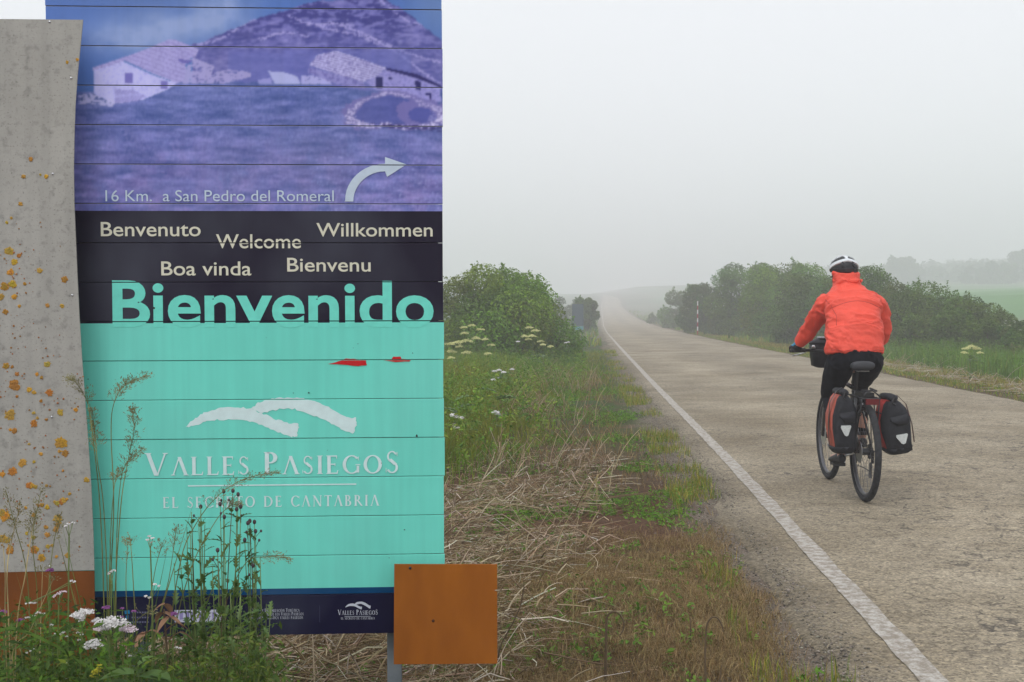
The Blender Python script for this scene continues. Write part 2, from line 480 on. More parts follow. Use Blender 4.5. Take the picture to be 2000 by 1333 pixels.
# loose stones along the broken edge
def stones(name, n, yr, t0, t1, s0, s1, seed):
    r = np.random.default_rng(seed)
    y = yr[0] + (yr[1] - yr[0]) * r.random(n) ** 1.7
    t = t0 + (t1 - t0) * (r.random(n) * .7 + .3 * r.random(n) ** 3) + .12 * r.normal(size=n) * .5
    x = line_x(y) + ROAD_L - t
    s = s0 + (s1 - s0) * r.random(n) ** 3
    z = np.where(t < 0.0, road_z(y) + 0.0, land(x, y)) + s * 0.25
    base = np.array([[1, 0, 0], [-1, 0, 0], [0, 1, 0], [0, -1, 0], [0, 0, .8], [0, 0, -.8]])
    T0 = np.array([[0, 2, 4], [2, 1, 4], [1, 3, 4], [3, 0, 4], [2, 0, 5], [1, 2, 5], [3, 1, 5], [0, 3, 5]])
    P = base[None] * (0.6 + 0.7 * r.random((n, 6, 1))) * s[:, None, None] + (r.random((n, 6, 3)) - .5) * s[:, None, None] * .6
    a = r.random(n) * 6.28
    ca, sa = np.cos(a)[:, None], np.sin(a)[:, None]
    Px = P[:, :, 0] * ca - P[:, :, 1] * sa; Py = P[:, :, 0] * sa + P[:, :, 1] * ca
    P = np.stack([Px + x[:, None], Py + y[:, None], P[:, :, 2] * 0.7 + z[:, None]], 2)
    T = (T0[None] + 6 * np.arange(n)[:, None, None]).reshape(-1, 3)
    c = np.array([0.25, 0.222, 0.185])[None] * (0.25 + 1.15 * r.random((n, 1)) ** 1.4) * (0.95 + 0.1 * r.random((n, 3)))
    o = big(name, P.reshape(-1, 3), T, GRAVM, np.repeat(c, 6, 0))
    return tag(o, 'loose grey gravel along the crumbling left edge of the road', 'gravel', kind='stuff')
GRAVM = material('stone_chips', attr=True, rough=0.9, spec=0.2)
stones('gravel', 38000, (3.6, 26), -0.24, 0.50, 0.002, 0.009, 61)
# ------------------------------------------------------------------ welcome sign
SD = 3.35
ang = R(2.8); rollz = R(0.15)
su = Vector((math.cos(ang), math.sin(ang), 0)); sz = Vector((0, 0, 1)); sn = Vector((math.sin(ang), -math.cos(ang), 0))
su2 = su * math.cos(rollz) + sz * math.sin(rollz); sv2 = sz * math.cos(rollz) - su * math.sin(rollz)
S0 = at(865, 600, SD)
SM = Matrix(((su2.x, sv2.x, sn.x, S0.x), (su2.y, sv2.y, sn.y, S0.y), (su2.z, sv2.z, sn.z, S0.z), (0, 0, 0, 1)))
SMI = SM.inverted()
def uv(px, py, off=0.0):
    """pixel -> (u, v) on the sign's plane moved by off towards the viewer."""
    a = SMI @ Vector((0, 0, CAMZ)); b = SMI @ at(px, py, 3.0)
    t = (off - a.z) / (b.z - a.z)
    p = a + (b - a) * t
    return p.x, p.y
def uvn(px, py, off=0.0):
    a, b = uv(px, py, off); return Vector((a, b, off))

sign = empty('welcome_sign', mat=SM, label='tall teal and purple welcome sign of stacked horizontal boards beside the road', cat='sign')
totem = empty('metal_totem', mat=SM, label='weathered grey metal sheet with orange lichen spots at the left edge of the picture', cat='panel')

def print_material():
    m = material('sign_print', attr=True, rough=0.32, nscale=3.0, namt=0.06, spec=0.14)
    n = m.node_tree.nodes; L = m.node_tree.links
    bsd = n['Principled BSDF']; src = bsd.inputs['Base Color'].links[0].from_socket
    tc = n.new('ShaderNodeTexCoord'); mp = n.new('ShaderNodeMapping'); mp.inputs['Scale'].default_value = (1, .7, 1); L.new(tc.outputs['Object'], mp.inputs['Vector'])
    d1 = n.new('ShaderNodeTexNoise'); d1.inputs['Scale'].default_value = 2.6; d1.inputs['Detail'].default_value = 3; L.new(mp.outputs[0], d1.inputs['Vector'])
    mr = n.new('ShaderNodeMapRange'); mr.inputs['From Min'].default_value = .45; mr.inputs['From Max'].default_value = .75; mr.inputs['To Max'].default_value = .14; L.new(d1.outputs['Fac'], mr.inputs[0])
    mx = n.new('ShaderNodeMix'); mx.data_type = 'RGBA'; mx.inputs[7].default_value = (.30, .34, .40, 1); L.new(mr.outputs[0], mx.inputs[0]); L.new(src, mx.inputs[6])  # pale broad noise: cloudy reflections painted into the print colour, plus a dust film
    m3 = n.new('ShaderNodeMapping'); m3.inputs['Scale'].default_value = (26, 1.1, 1); L.new(tc.outputs['Object'], m3.inputs['Vector'])
    d2 = n.new('ShaderNodeTexNoise'); d2.inputs['Scale'].default_value = 1.6; d2.inputs['Detail'].default_value = 5; L.new(m3.outputs[0], d2.inputs['Vector'])
    r2 = n.new('ShaderNodeMapRange'); r2.inputs['From Min'].default_value = .35; r2.inputs['From Max'].default_value = .6; r2.inputs['To Min'].default_value = .965; r2.inputs['To Max'].default_value = 1.02; L.new(d2.outputs['Fac'], r2.inputs[0])
    vm = n.new('ShaderNodeVectorMath'); vm.operation = 'SCALE'; L.new(mx.outputs[2], vm.inputs[0]); L.new(r2.outputs[0], vm.inputs['Scale']); L.new(vm.outputs[0], bsd.inputs['Base Color'])
    nz = n.new('ShaderNodeTexNoise'); nz.inputs['Scale'].default_value = 500; nz.inputs['Detail'].default_value = 1
    bp = n.new('ShaderNodeBump'); bp.inputs['Distance'].default_value = 0.0002
    L.new(nz.outputs['Fac'], bp.inputs['Height']); L.new(bp.outputs[0], n['Principled BSDF'].inputs['Normal'])
    return m
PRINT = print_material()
GAIN = 1.35
NAVY = srgb(33, 28, 46); NAVY2 = srgb(20, 18, 50); BLUE = srgb(0, 66, 110, 1.0)
TEAL = tuple(c * GAIN for c in srgb(100, 194, 178)); TEAL_LO = tuple(c * GAIN for c in srgb(104, 196, 176))

def inpoly(x, y, poly):
    r = np.zeros(x.shape, bool); n = len(poly); j = n - 1
    for i in range(n):
        xi, yi = poly[i]; xj, yj = poly[j]
        c = ((yi > y) != (yj > y)) & (x < (xj - xi) * (y - yi) / (yj - yi + 1e-9) + xi)
        r ^= c; j = i
    return r
def cp(pts): return [(90 + a / 2.564, b / 2.564) for a, b in pts]
def photo(x, y):
    """the duotone landscape printed on the top boards, colours 0..255"""
    n = x.shape
    def put(c, mask, col, amt=1.0):
        m = np.asarray(mask, float) * np.asarray(amt, float)
        return c * (1 - m[..., None]) + np.array(col, float) * m[..., None]
    c = np.zeros(n + (3,)) + np.array([88, 106, 170.])
    cl = np.exp(-(((x - 330) / 110) ** 2 + ((y - 62) / 34) ** 2)) + 0.8 * np.exp(-(((x - 430) / 60) ** 2 + ((y - 22) / 40) ** 2)) + 0.6 * np.exp(-(((x - 230) / 80) ** 2 + ((y - 85) / 30) ** 2))
    c = put(c, np.clip(cl * (0.5 + fbm(x / 30, y / 22, 71)), 0, 1), [150, 155, 200], 0.8)
    c = put(c, sstep(760, 850, x) * sstep(110, 20, y), [110, 125, 175], 0.6)
    rx = [90, 300, 380, 440, 500, 560, 600, 640, 700, 750, 790, 830, 870]
    rz = [140, 118, 90, 66, 38, 22, 8, 4, -4, 0, 22, 55, 84]
    ridge = np.interp(x, rx, rz) + (fbm(x / 14, y * 0, 72) - 0.5) * 9
    hill = (y > ridge) & (x > 370)
    nh = fbm(x / 26 + y / 60, y / 7, 73, 5); nf = fbm(x / 5, y / 3, 74, 3)
    nh2 = fbm(x / 9 + y / 30, y / 4, 70, 4); hc = np.stack([84 + 44 * nh + 46 * (nh2 - .5), 80 + 38 * nh + 42 * (nh2 - .5), 146 + 34 * nh + 30 * (nh2 - .5)], -1)
    c = np.where(hill[..., None], hc, c)
    up = sstep(120, 20, y) * hill
    c = put(c, up * (nh + .5 * nh2 < .74), [66, 58, 120], 0.6)
    for k, (a0, b0, a1, b1) in enumerate([(560, 34, 690, 58), (600, 40, 740, 92), (500, 74, 600, 70), (690, 60, 860, 158), (640, 50, 860, 118), (740, 8, 830, 52), (380, 92, 500, 42)]):
        tt = (x - a0) / (a1 - a0); yl = b0 + (b1 - b0) * tt + 6 * np.sin(tt * 5 + k) + (nf - .5) * 8
        c = put(c, (tt > 0) & (tt < 1) & (abs(y - yl) < 2.4) & (nf > .4) & hill, [158, 146, 200], 0.8)
    c = put(c, sstep(92, 112, y + (nh - .5) * 26) * (x > 440) * (x < 800) * hill, [106, 104, 172], 0.6)
    # meadow
    mt = 163 + (fbm(x / 20, y * 0, 75) - .5) * 6 + np.where(x > 600, 14 * sstep(600, 700, x), 0) + np.where(x < 320, 22 * sstep(330, 240, x), 0)
    n2 = fbm(x / 38, y / 9, 76, 5); n3 = fbm(x / 3.0, y / 2.2, 77, 3)
    blend = sstep(160, 400, y)
    n4 = fbm(x / 16 + 3 * n3, y / 26, 78, 4); n2 = np.clip((n2 - .5) * 1.7 + .5, 0, 1); n3b = fbm(x / 1.6, y / 5.0, 79, 2); mc = np.stack([80 + 38 * n2 + 26 * (n3 - .5) + 22 * (n3b - .5) + 22 * blend * n4 * 1.4, 86 + 32 * n2 + 24 * (n3 - .5) + 20 * (n3b - .5) + 10 * blend * n4, 146 + 34 * n2 + 22 * (n3 - .5) + 14 * (n3b - .5) + 8 * blend * n4], -1)
    c = np.where((y > mt)[..., None], mc, c)
    c = put(c, (y > 300) & (n3 > .72) & (x > 600), [160, 156, 205], 0.5)
    # left house
    wall = cp([(228, 362), (372, 318), (520, 385), (640, 425), (600, 455), (470, 510), (330, 530), (228, 480)])
    roofL = cp([(222, 352), (375, 300), (500, 255), (600, 212), (632, 208), (755, 255), (740, 290), (690, 310), (680, 415), (640, 425), (520, 378), (385, 316), (228, 366)])
    rub = cp([(660, 315), (730, 300), (830, 338), (818, 372), (900, 356), (1015, 366), (1010, 392), (880, 425), (670, 425)])
    c = put(c, inpoly(x, y, rub) & (nf > .36), [156, 144, 196], 0.9)
    c = put(c, inpoly(x, y, wall), [172, 164, 216]); c = put(c, inpoly(x, y, wall) & (n3 < .38), [150, 142, 200], 0.7)
    rt = (np.sin((y - (x - 180) * 0.36) / 2.3 * 1.7 + 3 * nf) > .55)
    c = put(c, inpoly(x, y, roofL), [158, 146, 200]); c = put(c, inpoly(x, y, roofL) & (rt | (n3 < .35)), [126, 114, 178], 0.6)
    for q in ([(384, 374), (422, 374), (422, 428), (384, 428)], [(562, 415), (596, 415), (596, 455), (562, 455)], [(650, 305), (720, 312), (700, 330), (655, 322)]):
        c = put(c, inpoly(x, y, cp(q)), [96, 84, 160], 0.75)
    lean = cp([(335, 455), (430, 462), (485, 490), (440, 520), (335, 530)])
    c = put(c, inpoly(x, y, lean) & (np.sin((x + y) * 1.1) > -.2), [112, 100, 168], 0.6)
    c = put(c, inpoly(x, y, cp([(150, 490), (215, 478), (260, 492), (335, 515), (320, 545), (230, 530), (150, 530)])) & (nf > .42), [178, 168, 214], 0.85)
    # boulders and wall between the houses
    c = put(c, inpoly(x, y, cp([(1098, 362), (1180, 368), (1245, 388), (1262, 425), (1130, 425)])), [176, 172, 216], 0.75)
    c = put(c, inpoly(x, y, cp([(1265, 385), (1310, 380), (1400, 405), (1420, 428), (1262, 428)])) & (nf > .3), [162, 154, 206], 0.9)
    c = put(c, inpoly(x, y, cp([(1045, 405), (1110, 395), (1120, 425), (1050, 425)])), [150, 142, 200], 0.8)
    # right house
    rw = cp([(1592, 412), (1692, 350), (1800, 380), (1965, 432), (1972, 512), (1880, 500), (1640, 452)])
    lw = cp([(1302, 340), (1580, 412), (1590, 452), (1440, 425), (1300, 370)])
    c = put(c, inpoly(x, y, lw), [138, 128, 186], 0.9); c = put(c, inpoly(x, y, lw) & (nf < .45), [98, 88, 156], 0.6)
    c = put(c, inpoly(x, y, rw), [142, 132, 192]); c = put(c, inpoly(x, y, rw) & (n3 < .4), [116, 106, 172], 0.7)
    rf = cp([(1304, 330), (1345, 280), (1440, 258), (1560, 295), (1695, 342), (1640, 385), (1580, 412), (1450, 378)])
    rt = (np.sin((y + (x - 600) * -0.28) * 1.25 + 3 * nf) > .35)
    c = put(c, inpoly(x, y, rf), [172, 162, 208]); c = put(c, inpoly(x, y, rf) & (rt | (n3 < .33)), [110, 98, 162], 0.75)
    c = put(c, inpoly(x, y, cp([(1690, 340), (1850, 372), (1972, 428), (1972, 440), (1850, 392), (1695, 352)])), [54, 44, 100], 0.9)
    for q in ([(1642, 388), (1676, 386), (1676, 446), (1642, 440)], [(1840, 406), (1868, 408), (1866, 452), (1842, 450)], [(1890, 466), (1924, 466), (1922, 505), (1916, 505), (1914, 474), (1892, 474)], [(1706, 388), (1724, 392), (1722, 402), (1706, 400)]):
        c = put(c, inpoly(x, y, cp(q)), [50, 42, 98], 0.9)
    # ring wall of the fold
    for (cx, cy, ax, ay, w) in ((764, 219, 92, 33, .17), (822, 222, 40, 22, .3)):
        e = np.sqrt(((x - cx) / ax) ** 2 + ((y - cy + 5 * np.sin(x / 23)) / ay) ** 2) + (nf - .5) * .22 + (fbm(x / 22, y / 14, 80) - .5) * .3
        c = put(c, e < 1 - w, [86, 82, 152], 0.6)
        c = put(c, (abs(e - 1) < w), [116, 104, 164], 0.9)
        c = put(c, (abs(e - 1 + .03) < w * .75 * np.where(y < cy, .55, 1)) & (n3 > .45) & ((w < .2) | (x > 815)), [186, 174, 214], np.where(y < cy, .65, .9))
    c = put(c, inpoly(x, y, cp([(1600, 615), (1980, 635), (1985, 660), (1700, 640)])) & (nf > .45), [66, 54, 112], 0.8)
    mu = np.array([108, 108, 172.]); c = mu + (c - mu) * 1.22 + np.array([-7, 2, 2.])
    # soften: the print is a coarse, slightly blurred enlargement
    for _ in range(2):
        p = np.pad(c, ((1, 1), (1, 1), (0, 0)), mode='edge')
        c = (p[:-2, 1:-1] + p[2:, 1:-1] + p[1:-1, :-2] + p[1:-1, 2:] + 4 * c) / 8
    return np.clip(c, 0, 255)

seams = [-1 * 75.9 + 19.5 - 75.9 * 2 + 75.9 * 0 + 75.9 * k for k in range(0, 19)]   # right-hand ends, picture rows
seams = [s for s in seams]                       # -208 ... 1158
vs_ = [uv(862, s)[1] for s in seams] + [uv(862, 1236)[1]]
uR = uv(866, 600)[0]; uL = uv(90, 60)[0]
TH = 0.022; GAP = 0.0016
def band(v):
    pass
vb413 = uv(862, 413)[1]; vb632 = uv(862, 630)[1]; vb1148 = uv(820, 1146)[1]; vb1159 = uv(820, 1158)[1]
def board(v1, v0):
    """front skin split in rows with their printed colour, edges folded back"""
    G = Geo()
    v1 -= GAP; v0 += GAP
    cuts = sorted([v for v in (vb413, vb632, vb1148, vb1159) if v0 < v < v1] + [v0, v1])
    bev = 0.0016
    for a, b in zip(cuts[:-1], cuts[1:]):
        mid = (a + b) / 2
        if mid > vb413:
            nxx = 400; nyy = max(2, int((b - a) / (v1 - v0) * 34))
            U = np.linspace(uL, uR, nxx + 1); W = np.linspace(a, b, nyy + 1)
            UU, WW = np.meshgrid(U, W)
            # print coordinates: picture rows and columns of the seen plane
            PX = 865 + (UU - 0) * (F / SD) * 0.99 ; PX = np.interp(UU, [uL, uR], [90, 862])
            PY = np.interp(WW, [vb413, uv(862, 0)[1]], [413, 0])
            cc = lin(photo(PX, PY)) * GAIN
            b0 = len(G.v)
            G.v += [(float(p), float(q), 0.0) for p, q in zip(UU.ravel(), WW.ravel())]
            G.c += [tuple(q) for q in cc.reshape(-1, 3)]
            for i in range(nyy):
                for j in range(nxx):
                    k = b0 + i * (nxx + 1) + j
                    G.f.append((k, k + 1, k + nxx + 2, k + nxx + 1))
        else:
            col = NAVY if mid > vb632 else (TEAL if mid > vb1148 else (BLUE if mid > vb1159 else NAVY2))
            G.add([(uL, a, 0), (uR, a, 0), (uR, b, 0), (uL, b, 0)], [(0, 1, 2, 3)], col)
        ecol = (0.35, 0.36, 0.5) if mid > vb413 else col
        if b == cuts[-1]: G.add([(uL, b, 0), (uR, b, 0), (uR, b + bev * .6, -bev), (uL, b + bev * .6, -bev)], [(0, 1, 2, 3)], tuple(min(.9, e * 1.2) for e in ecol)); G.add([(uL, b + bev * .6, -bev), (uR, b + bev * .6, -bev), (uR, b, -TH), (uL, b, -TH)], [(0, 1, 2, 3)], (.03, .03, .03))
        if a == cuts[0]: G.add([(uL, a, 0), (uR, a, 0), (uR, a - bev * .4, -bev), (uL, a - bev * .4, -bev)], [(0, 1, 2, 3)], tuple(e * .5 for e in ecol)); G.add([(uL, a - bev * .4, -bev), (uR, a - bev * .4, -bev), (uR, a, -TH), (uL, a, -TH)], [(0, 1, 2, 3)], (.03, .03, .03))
        G.add([(uR, a, 0), (uR, a, -TH), (uR, b, -TH), (uR, b, 0)], [(0, 1, 2, 3)], (.4, .42, .44))
        G.add([(uL, a, 0), (uL, a, -TH), (uL, b, -TH), (uL, b, 0)], [(0, 1, 2, 3)], (.4, .42, .44))
        G.add([(uL, a, -TH), (uR, a, -TH), (uR, b, -TH), (uL, b, -TH)], [(0, 1, 2, 3)], (.4, .42, .44))
    return G
rb = random.Random(12)
for a, b in zip(vs_[:-1], vs_[1:]):
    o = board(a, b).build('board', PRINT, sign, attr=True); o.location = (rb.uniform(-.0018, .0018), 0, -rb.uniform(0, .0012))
G = Geo(); G.box(((uL + uR) / 2, (vs_[0] + vs_[-1]) / 2, -TH - 0.006), (uR - uL - 0.03, vs_[0] - vs_[-1] - 0.02, 0.008))
G.build('backing_sheet', DARKM, sign)
GALV = material('galvanised_steel', (0.20, 0.235, 0.26), rough=0.5, metal=0.3, nscale=14, namt=0.2)
for px in (768.5, 260):
    u0 = uv(px, 1280)[0]; w = 0.0415
    zb = (SMI @ Vector((S0.x, S0.y, land(S0.x, S0.y) - 0.25))).y
    G = Geo()
    top = vs_[0] - 0.05
    for (du, dn, wu, wn) in ((0, -TH - 0.014, w, 0.006), (0, -TH - 0.066, w, 0.006), (0, -TH - 0.040, 0.006, 0.046)):
        G.box((u0 + du, (top + zb) / 2, dn), (wu, top - zb, wn))
    G.build('post', GALV, sign)

# ---- lettering -------------------------------------------------------------
PAINTED = {}
def flat_mat(key, col, rough=0.35):
    if key not in PAINTED: PAINTED[key] = material(key, col, rough=rough, nscale=40, namt=0.06, spec=0.15)
    return PAINTED[key]
def cut_seams(me):
    bm = bmesh.new(); bm.from_mesh(me)
    for v in vs_[1:-1]:
        for s, up in ((v - GAP * 0.9, 1), (v + GAP * 0.9, 1)):
            bmesh.ops.bisect_plane(bm, geom=bm.verts[:] + bm.edges[:] + bm.faces[:], plane_co=(0, s, 0), plane_no=(0, 1, 0))
        dead = [f for f in bm.faces if abs(f.calc_center_median().y - v) < GAP * 0.9]
        if dead: bmesh.ops.delete(bm, geom=dead, context='FACES')
    for f in bm.faces:
        if f.normal.z < 0: f.normal_flip()
    bm.to_mesh(me); bm.free()
def letters(name, me):
    """one part per letter: islands whose x ranges overlap belong together"""
    bm = bmesh.new(); bm.from_mesh(me); bm.faces.ensure_lookup_table()
    seen = set(); isl = []
    for f in bm.faces:
        if f.index in seen: continue
        st = [f]; seen.add(f.index); cur = []
        while st:
            g_ = st.pop(); cur.append(g_.index)
            for e in g_.edges:
                for h in e.link_faces:
                    if h.index not in seen: seen.add(h.index); st.append(h)
        xs = [v.co.x for i in cur for v in bm.faces[i].verts]
        isl.append([min(xs), max(xs), cur])
    isl.sort(key=lambda q: q[0]); grp = []
    for a, b, cur in isl:
        if grp and a < grp[-1][1] - 0.35 * min(b - a, grp[-1][1] - grp[-1][0]): grp[-1][1] = max(grp[-1][1], b); grp[-1][2] += cur
        else: grp.append([a, b, list(cur)])
    for a, b, cur in grp:
        m2 = bpy.data.meshes.new(name); mp_ = {}; vs = []; fs = []
        for i in cur:
            t_ = []
            for v in bm.faces[i].verts:
                if v.index not in mp_: mp_[v.index] = len(vs); vs.append(tuple(v.co))
                t_.append(mp_[v.index])
            fs.append(t_)
        m2.from_pydata(vs, [], fs); m2.materials.append(me.materials[0]); link(name, m2, sign)
    bm.free()
def text(name, s, x0, x1, ytop, ybase, mat, probe=None, bold=0.0, off=0.0006, drop=0.0):
    """probe: the string whose height spans ytop..ybase (its tallest letter standing on the line)"""
    cu = bpy.data.curves.new(name, 'FONT'); cu.body = s; cu.size = 1; cu.offset = bold; cu.resolution_u = 5
    o = bpy.data.objects.new(name, cu); C.objects.link(o)
    bpy.context.view_layer.update()
    me = bpy.data.meshes.new_from_object(o.evaluated_get(bpy.context.evaluated_depsgraph_get()))
    cu.body = probe or s[0]; bpy.context.view_layer.update()
    mp = bpy.data.meshes.new_from_object(o.evaluated_get(bpy.context.evaluated_depsgraph_get()))
    h = max(v.co.y for v in mp.vertices)
    bpy.data.objects.remove(o); bpy.data.meshes.remove(mp); bpy.data.curves.remove(cu)
    xs = [v.co.x for v in me.vertices]; a, b = min(xs), max(xs)
    p0 = uvn(x0, ybase, off); p1 = uvn(x1, ybase - drop, off); pt = uvn(x0, ytop, off)
    for v in me.vertices:
        t = (v.co.x - a) / (b - a)
        q = p0 + (p1 - p0) * t
        v.co = (q.x, q.y + (pt.y - p0.y) * v.co.y / h, off)
    cut_seams(me)
    me.materials.clear(); me.materials.append(mat)
    return letters(name, me)
CREAM = flat_mat('cream_print', srgb(196, 194, 176, 1.25)); PALE = flat_mat('pale_print', srgb(176, 190, 204, 1.25))
GREYW = flat_mat('grey_white_print', srgb(188, 208, 208, 1.3)); TEALP = flat_mat('teal_print', TEAL, 0.3)
WHITE2 = flat_mat('small_white_print', srgb(200, 205, 215, 1.0)); REDP = flat_mat('red_spray_paint', (0.55, 0.015, 0.02))
text('letter', '16 Km.  a San Pedro del Romeral', 206, 652, 372, 393.5, PALE, '1')
text('letter', 'Benvenuto', 197, 392, 434, 461.5, CREAM, 'B', 0.008)
text('letter', 'Welcome', 422, 588, 458, 485, CREAM, 'W', 0.008)
text('letter', 'Willkommen', 618, 845, 436, 462, CREAM, 'W', 0.008)
text('letter', 'Boa vinda', 315, 491, 511, 538, CREAM, 'B', 0.008)
text('letter', 'Bienvenu', 561, 724, 504, 530.5, CREAM, 'B', 0.008)
text('large_letter', 'Bienvenido', 220, 847, 548, 637, TEALP, 'B', 0.020, off=0.0007)

# Roman capitals, drawn from strokes: box of height 1
TK, TN, SF = 0.155, 0.062, 0.05
def seg(x0, y0, x1, y1, w):
    # slanted or upright stroke with level ends
    return [(x0 - w / 2, y0), (x0 + w / 2, y0), (x1 + w / 2, y1), (x1 - w / 2, y1)]
def rect(x0, y0, x1, y1): return [(x0, y0), (x1, y0), (x1, y1), (x0, y1)]
def serif(x, y, w):
    d = SF if y < 0.5 else -SF
    return [(x - w / 2, y), (x + w / 2, y), (x + w * 0.3, y + d), (x - w * 0.3, y + d)]
def arc(cx, cy, rx, ry, a0, a1, T=TK, t=TN, n=16):
    out = []
    for i in range(n):
        q = []
        for a in (a0 + (a1 - a0) * i / n, a0 + (a1 - a0) * (i + 1) / n):
            c, s = math.cos(R(a)), math.sin(R(a))
            q.append(((cx + rx * c, cy + ry * s), (cx + (rx - T) * c, cy + (ry - t) * s)))
        out.append([q[0][0], q[1][0], q[1][1], q[0][1]])
    return out
GL = {
 'V': (0.86, [seg(.40, 0, .10, 1, TK), seg(.44, 0, .74, 1, TN), serif(.10, 1, .28), serif(.74, 1, .22)]),
 'A': (0.80, [seg(.10, 0, .38, 1, TN), seg(.68, 0, .38, 1, TK), serif(.10, 0, .22), serif(.68, 0, .28)]),
 'L': (0.60, [seg(.14, 0, .14, 1, TK), rect(.1, 0, .5, TN), [(.46, 0), (.53, 0), (.56, .2), (.53, .2)], serif(.14, 1, .3), serif(.12, 0, .24)]),
 'E': (0.62, [seg(.14, 0, .14, 1, TK), rect(.1, 0, .5, TN), rect(.14, .49, .42, .49 + TN), rect(.1, 1 - TN, .48, 1), [(.46, 0), (.53, 0), (.56, .2), (.53, .2)], [(.46, 1), (.51, 1), (.51, .83), (.48, .83)], [(.4, .42), (.43, .42), (.43, .6), (.4, .6)], serif(.12, 1, .24), serif(.12, 0, .24)]),
 'S': (0.56, arc(.27, .745, .19, .255, 25, 250, .07, .06) + arc(.27, .26, .22, .26, 95, -155, .09, .06) + [[(.12, .60), (.24, .66), (.46, .42), (.34, .36)], [(.44, .95), (.47, .95), (.47, .76), (.45, .76)], [(.06, .04), (.03, .04), (.03, .24), (.05, .24)]]),
 'P': (0.62, [seg(.14, 0, .14, 1, TK), serif(.14, 1, .26), serif(.14, 0, .3)] + arc(.26, .745, .27, .255, 90, -90) + [rect(.14, 1 - TN, .26, 1), rect(.14, .49, .26, .49 + TN)]),
 'R': (0.76, [seg(.14, 0, .14, 1, TK), serif(.14, 1, .26), serif(.14, 0, .3), seg(.68, 0, .33, .5, TK)] + arc(.26, .745, .27, .255, 90, -90) + [rect(.14, 1 - TN, .26, 1), rect(.14, .49, .26, .49 + TN)]),
 'B': (0.66, [seg(.14, 0, .14, 1, TK), serif(.12, 1, .24), serif(.12, 0, .24)] + arc(.26, .76, .24, .24, 90, -90) + arc(.28, .27, .29, .27, 90, -90) + [rect(.14, 1 - TN, .28, 1), rect(.14, .50, .28, .50 + TN), rect(.14, 0, .3, TN)]),
 'D': (0.84, [seg(.14, 0, .14, 1, TK), serif(.12, 1, .24), serif(.12, 0, .24)] + arc(.28, .5, .5, .5, 90, -90) + [rect(.14, 1 - TN, .3, 1), rect(.14, 0, .3, TN)]),
 'I': (0.34, [seg(.16, 0, .16, 1, TK), serif(.16, 1, .3), serif(.16, 0, .3)]),
 'G': (0.86, arc(.46, .5, .42, .51, 42, 315) + [seg(.74, .06, .74, .42, .12), serif(.74, .46, .28), [(.74, .93), (.78, .93), (.78, .72), (.75, .72)]]),
 'C': (0.80, arc(.46, .5, .42, .51, 42, 318) + [[(.74, .93), (.78, .93), (.78, .72), (.75, .72)], [(.74, .07), (.78, .07), (.78, .26), (.76, .26)]]),
 'O': (0.92, arc(.46, .5, .42, .51, 0, 360, n=28)),
 'T': (0.68, [seg(.34, 0, .34, 1, TK), rect(.03, 1 - TN, .65, 1), [(.02, 1), (.06, 1), (.05, .82), (.02, .82)], [(.62, 1), (.66, 1), (.66, .82), (.63, .82)], serif(.34, 0, .3)]),
 'N': (0.86, [seg(.14, 0, .14, 1, TN), seg(.72, 0, .72, 1, TN), seg(.70, 0, .14, 1, TK), serif(.12, 1, .24), serif(.14, 0, .22), serif(.72, 1, .22)]),
 'M': (1.0, [seg(.12, 0, .16, 1, TN), seg(.86, 0, .82, 1, TK), seg(.48, 0, .2, 1, TK), seg(.48, 0, .8, 1, TN), serif(.12, 0, .22), serif(.86, 0, .26)]),
 'U': (0.82, [seg(.16, .3, .16, 1, TK), seg(.68, .3, .68, 1, TN), serif(.16, 1, .28), serif(.68, 1, .22)] + arc(.42, .32, .30, .32, 180, 360, .12, .06)),
 'Z': (0.66, [rect(.06, 0, .6, TN), rect(.06, 1 - TN, .6, 1), seg(.12, 0, .52, 1, TK), [(.56, 0), (.6, 0), (.62, .2), (.6, .2)], [(.06, 1), (.1, 1), (.08, .8), (.05, .8)]]),
 ' ': (0.40, []),
}
def romans(name, s, big_at, x0, x1, ybase, hsmall, hbig, mat, drop=0.0, off=0.0006, gap=0.10, accents=()):
    """s in capitals; letters whose index is in big_at are taller. heights in picture rows"""
    G = Geo()
    x = 0; lay = []
    for i, ch in enumerate(s):
        sc = hbig / hsmall if i in big_at else 1.0
        w, polys = GL[ch]
        lay.append((x, sc, polys, i)); x += w * sc + gap
    tot = x - gap
    p0 = uvn(x0, ybase, off); p1 = uvn(x1, ybase - drop, off); pt = uvn(x0, ybase - hsmall, off)
    H = pt.y - p0.y
    k = 0
    for (xo, sc, polys, i) in lay:
        if i in accents: polys = polys + [[(.30, 1.08), (.38, 1.08), (.46, 1.28), (.36, 1.28)]]
        for m, q in enumerate(polys):
            vs = []
            for (a, b) in q:
                t = (xo + a * sc) / tot
                r = p0 + (p1 - p0) * t
                vs.append((r.x, r.y + H * b * sc, off + 0.00004 * (m % 9)))
            G.add(vs, [tuple(range(len(vs)))])
        if hsmall > 12 and G.v:
            o = G.build('serif_letter', mat, sign); cut_seams(o.data); G = Geo()
    if G.v:
        o = G.build(name, mat, sign); o['kind'] = 'stuff'
romans('brand_lettering', 'VALLES PASIEGOS', (0, 7, 14), 284, 781, 929.5, 36, 44, GREYW, drop=5)
romans('motto_lettering', 'EL SECRETO DE CANTABRIA', (), 318, 741, 993, 21.5, 21.5, GREYW, drop=5, gap=0.16)
romans('small_lettering', 'VALLES PASIEGOS', (0, 7, 14), 660, 738, 1201.5, 8.2, 10, WHITE2, drop=0.6)
romans('small_lettering', 'EL SECRETO DE CANTABRIA', (), 666, 732, 1210.5, 4.4, 4.4, WHITE2, drop=0.4, gap=.16)
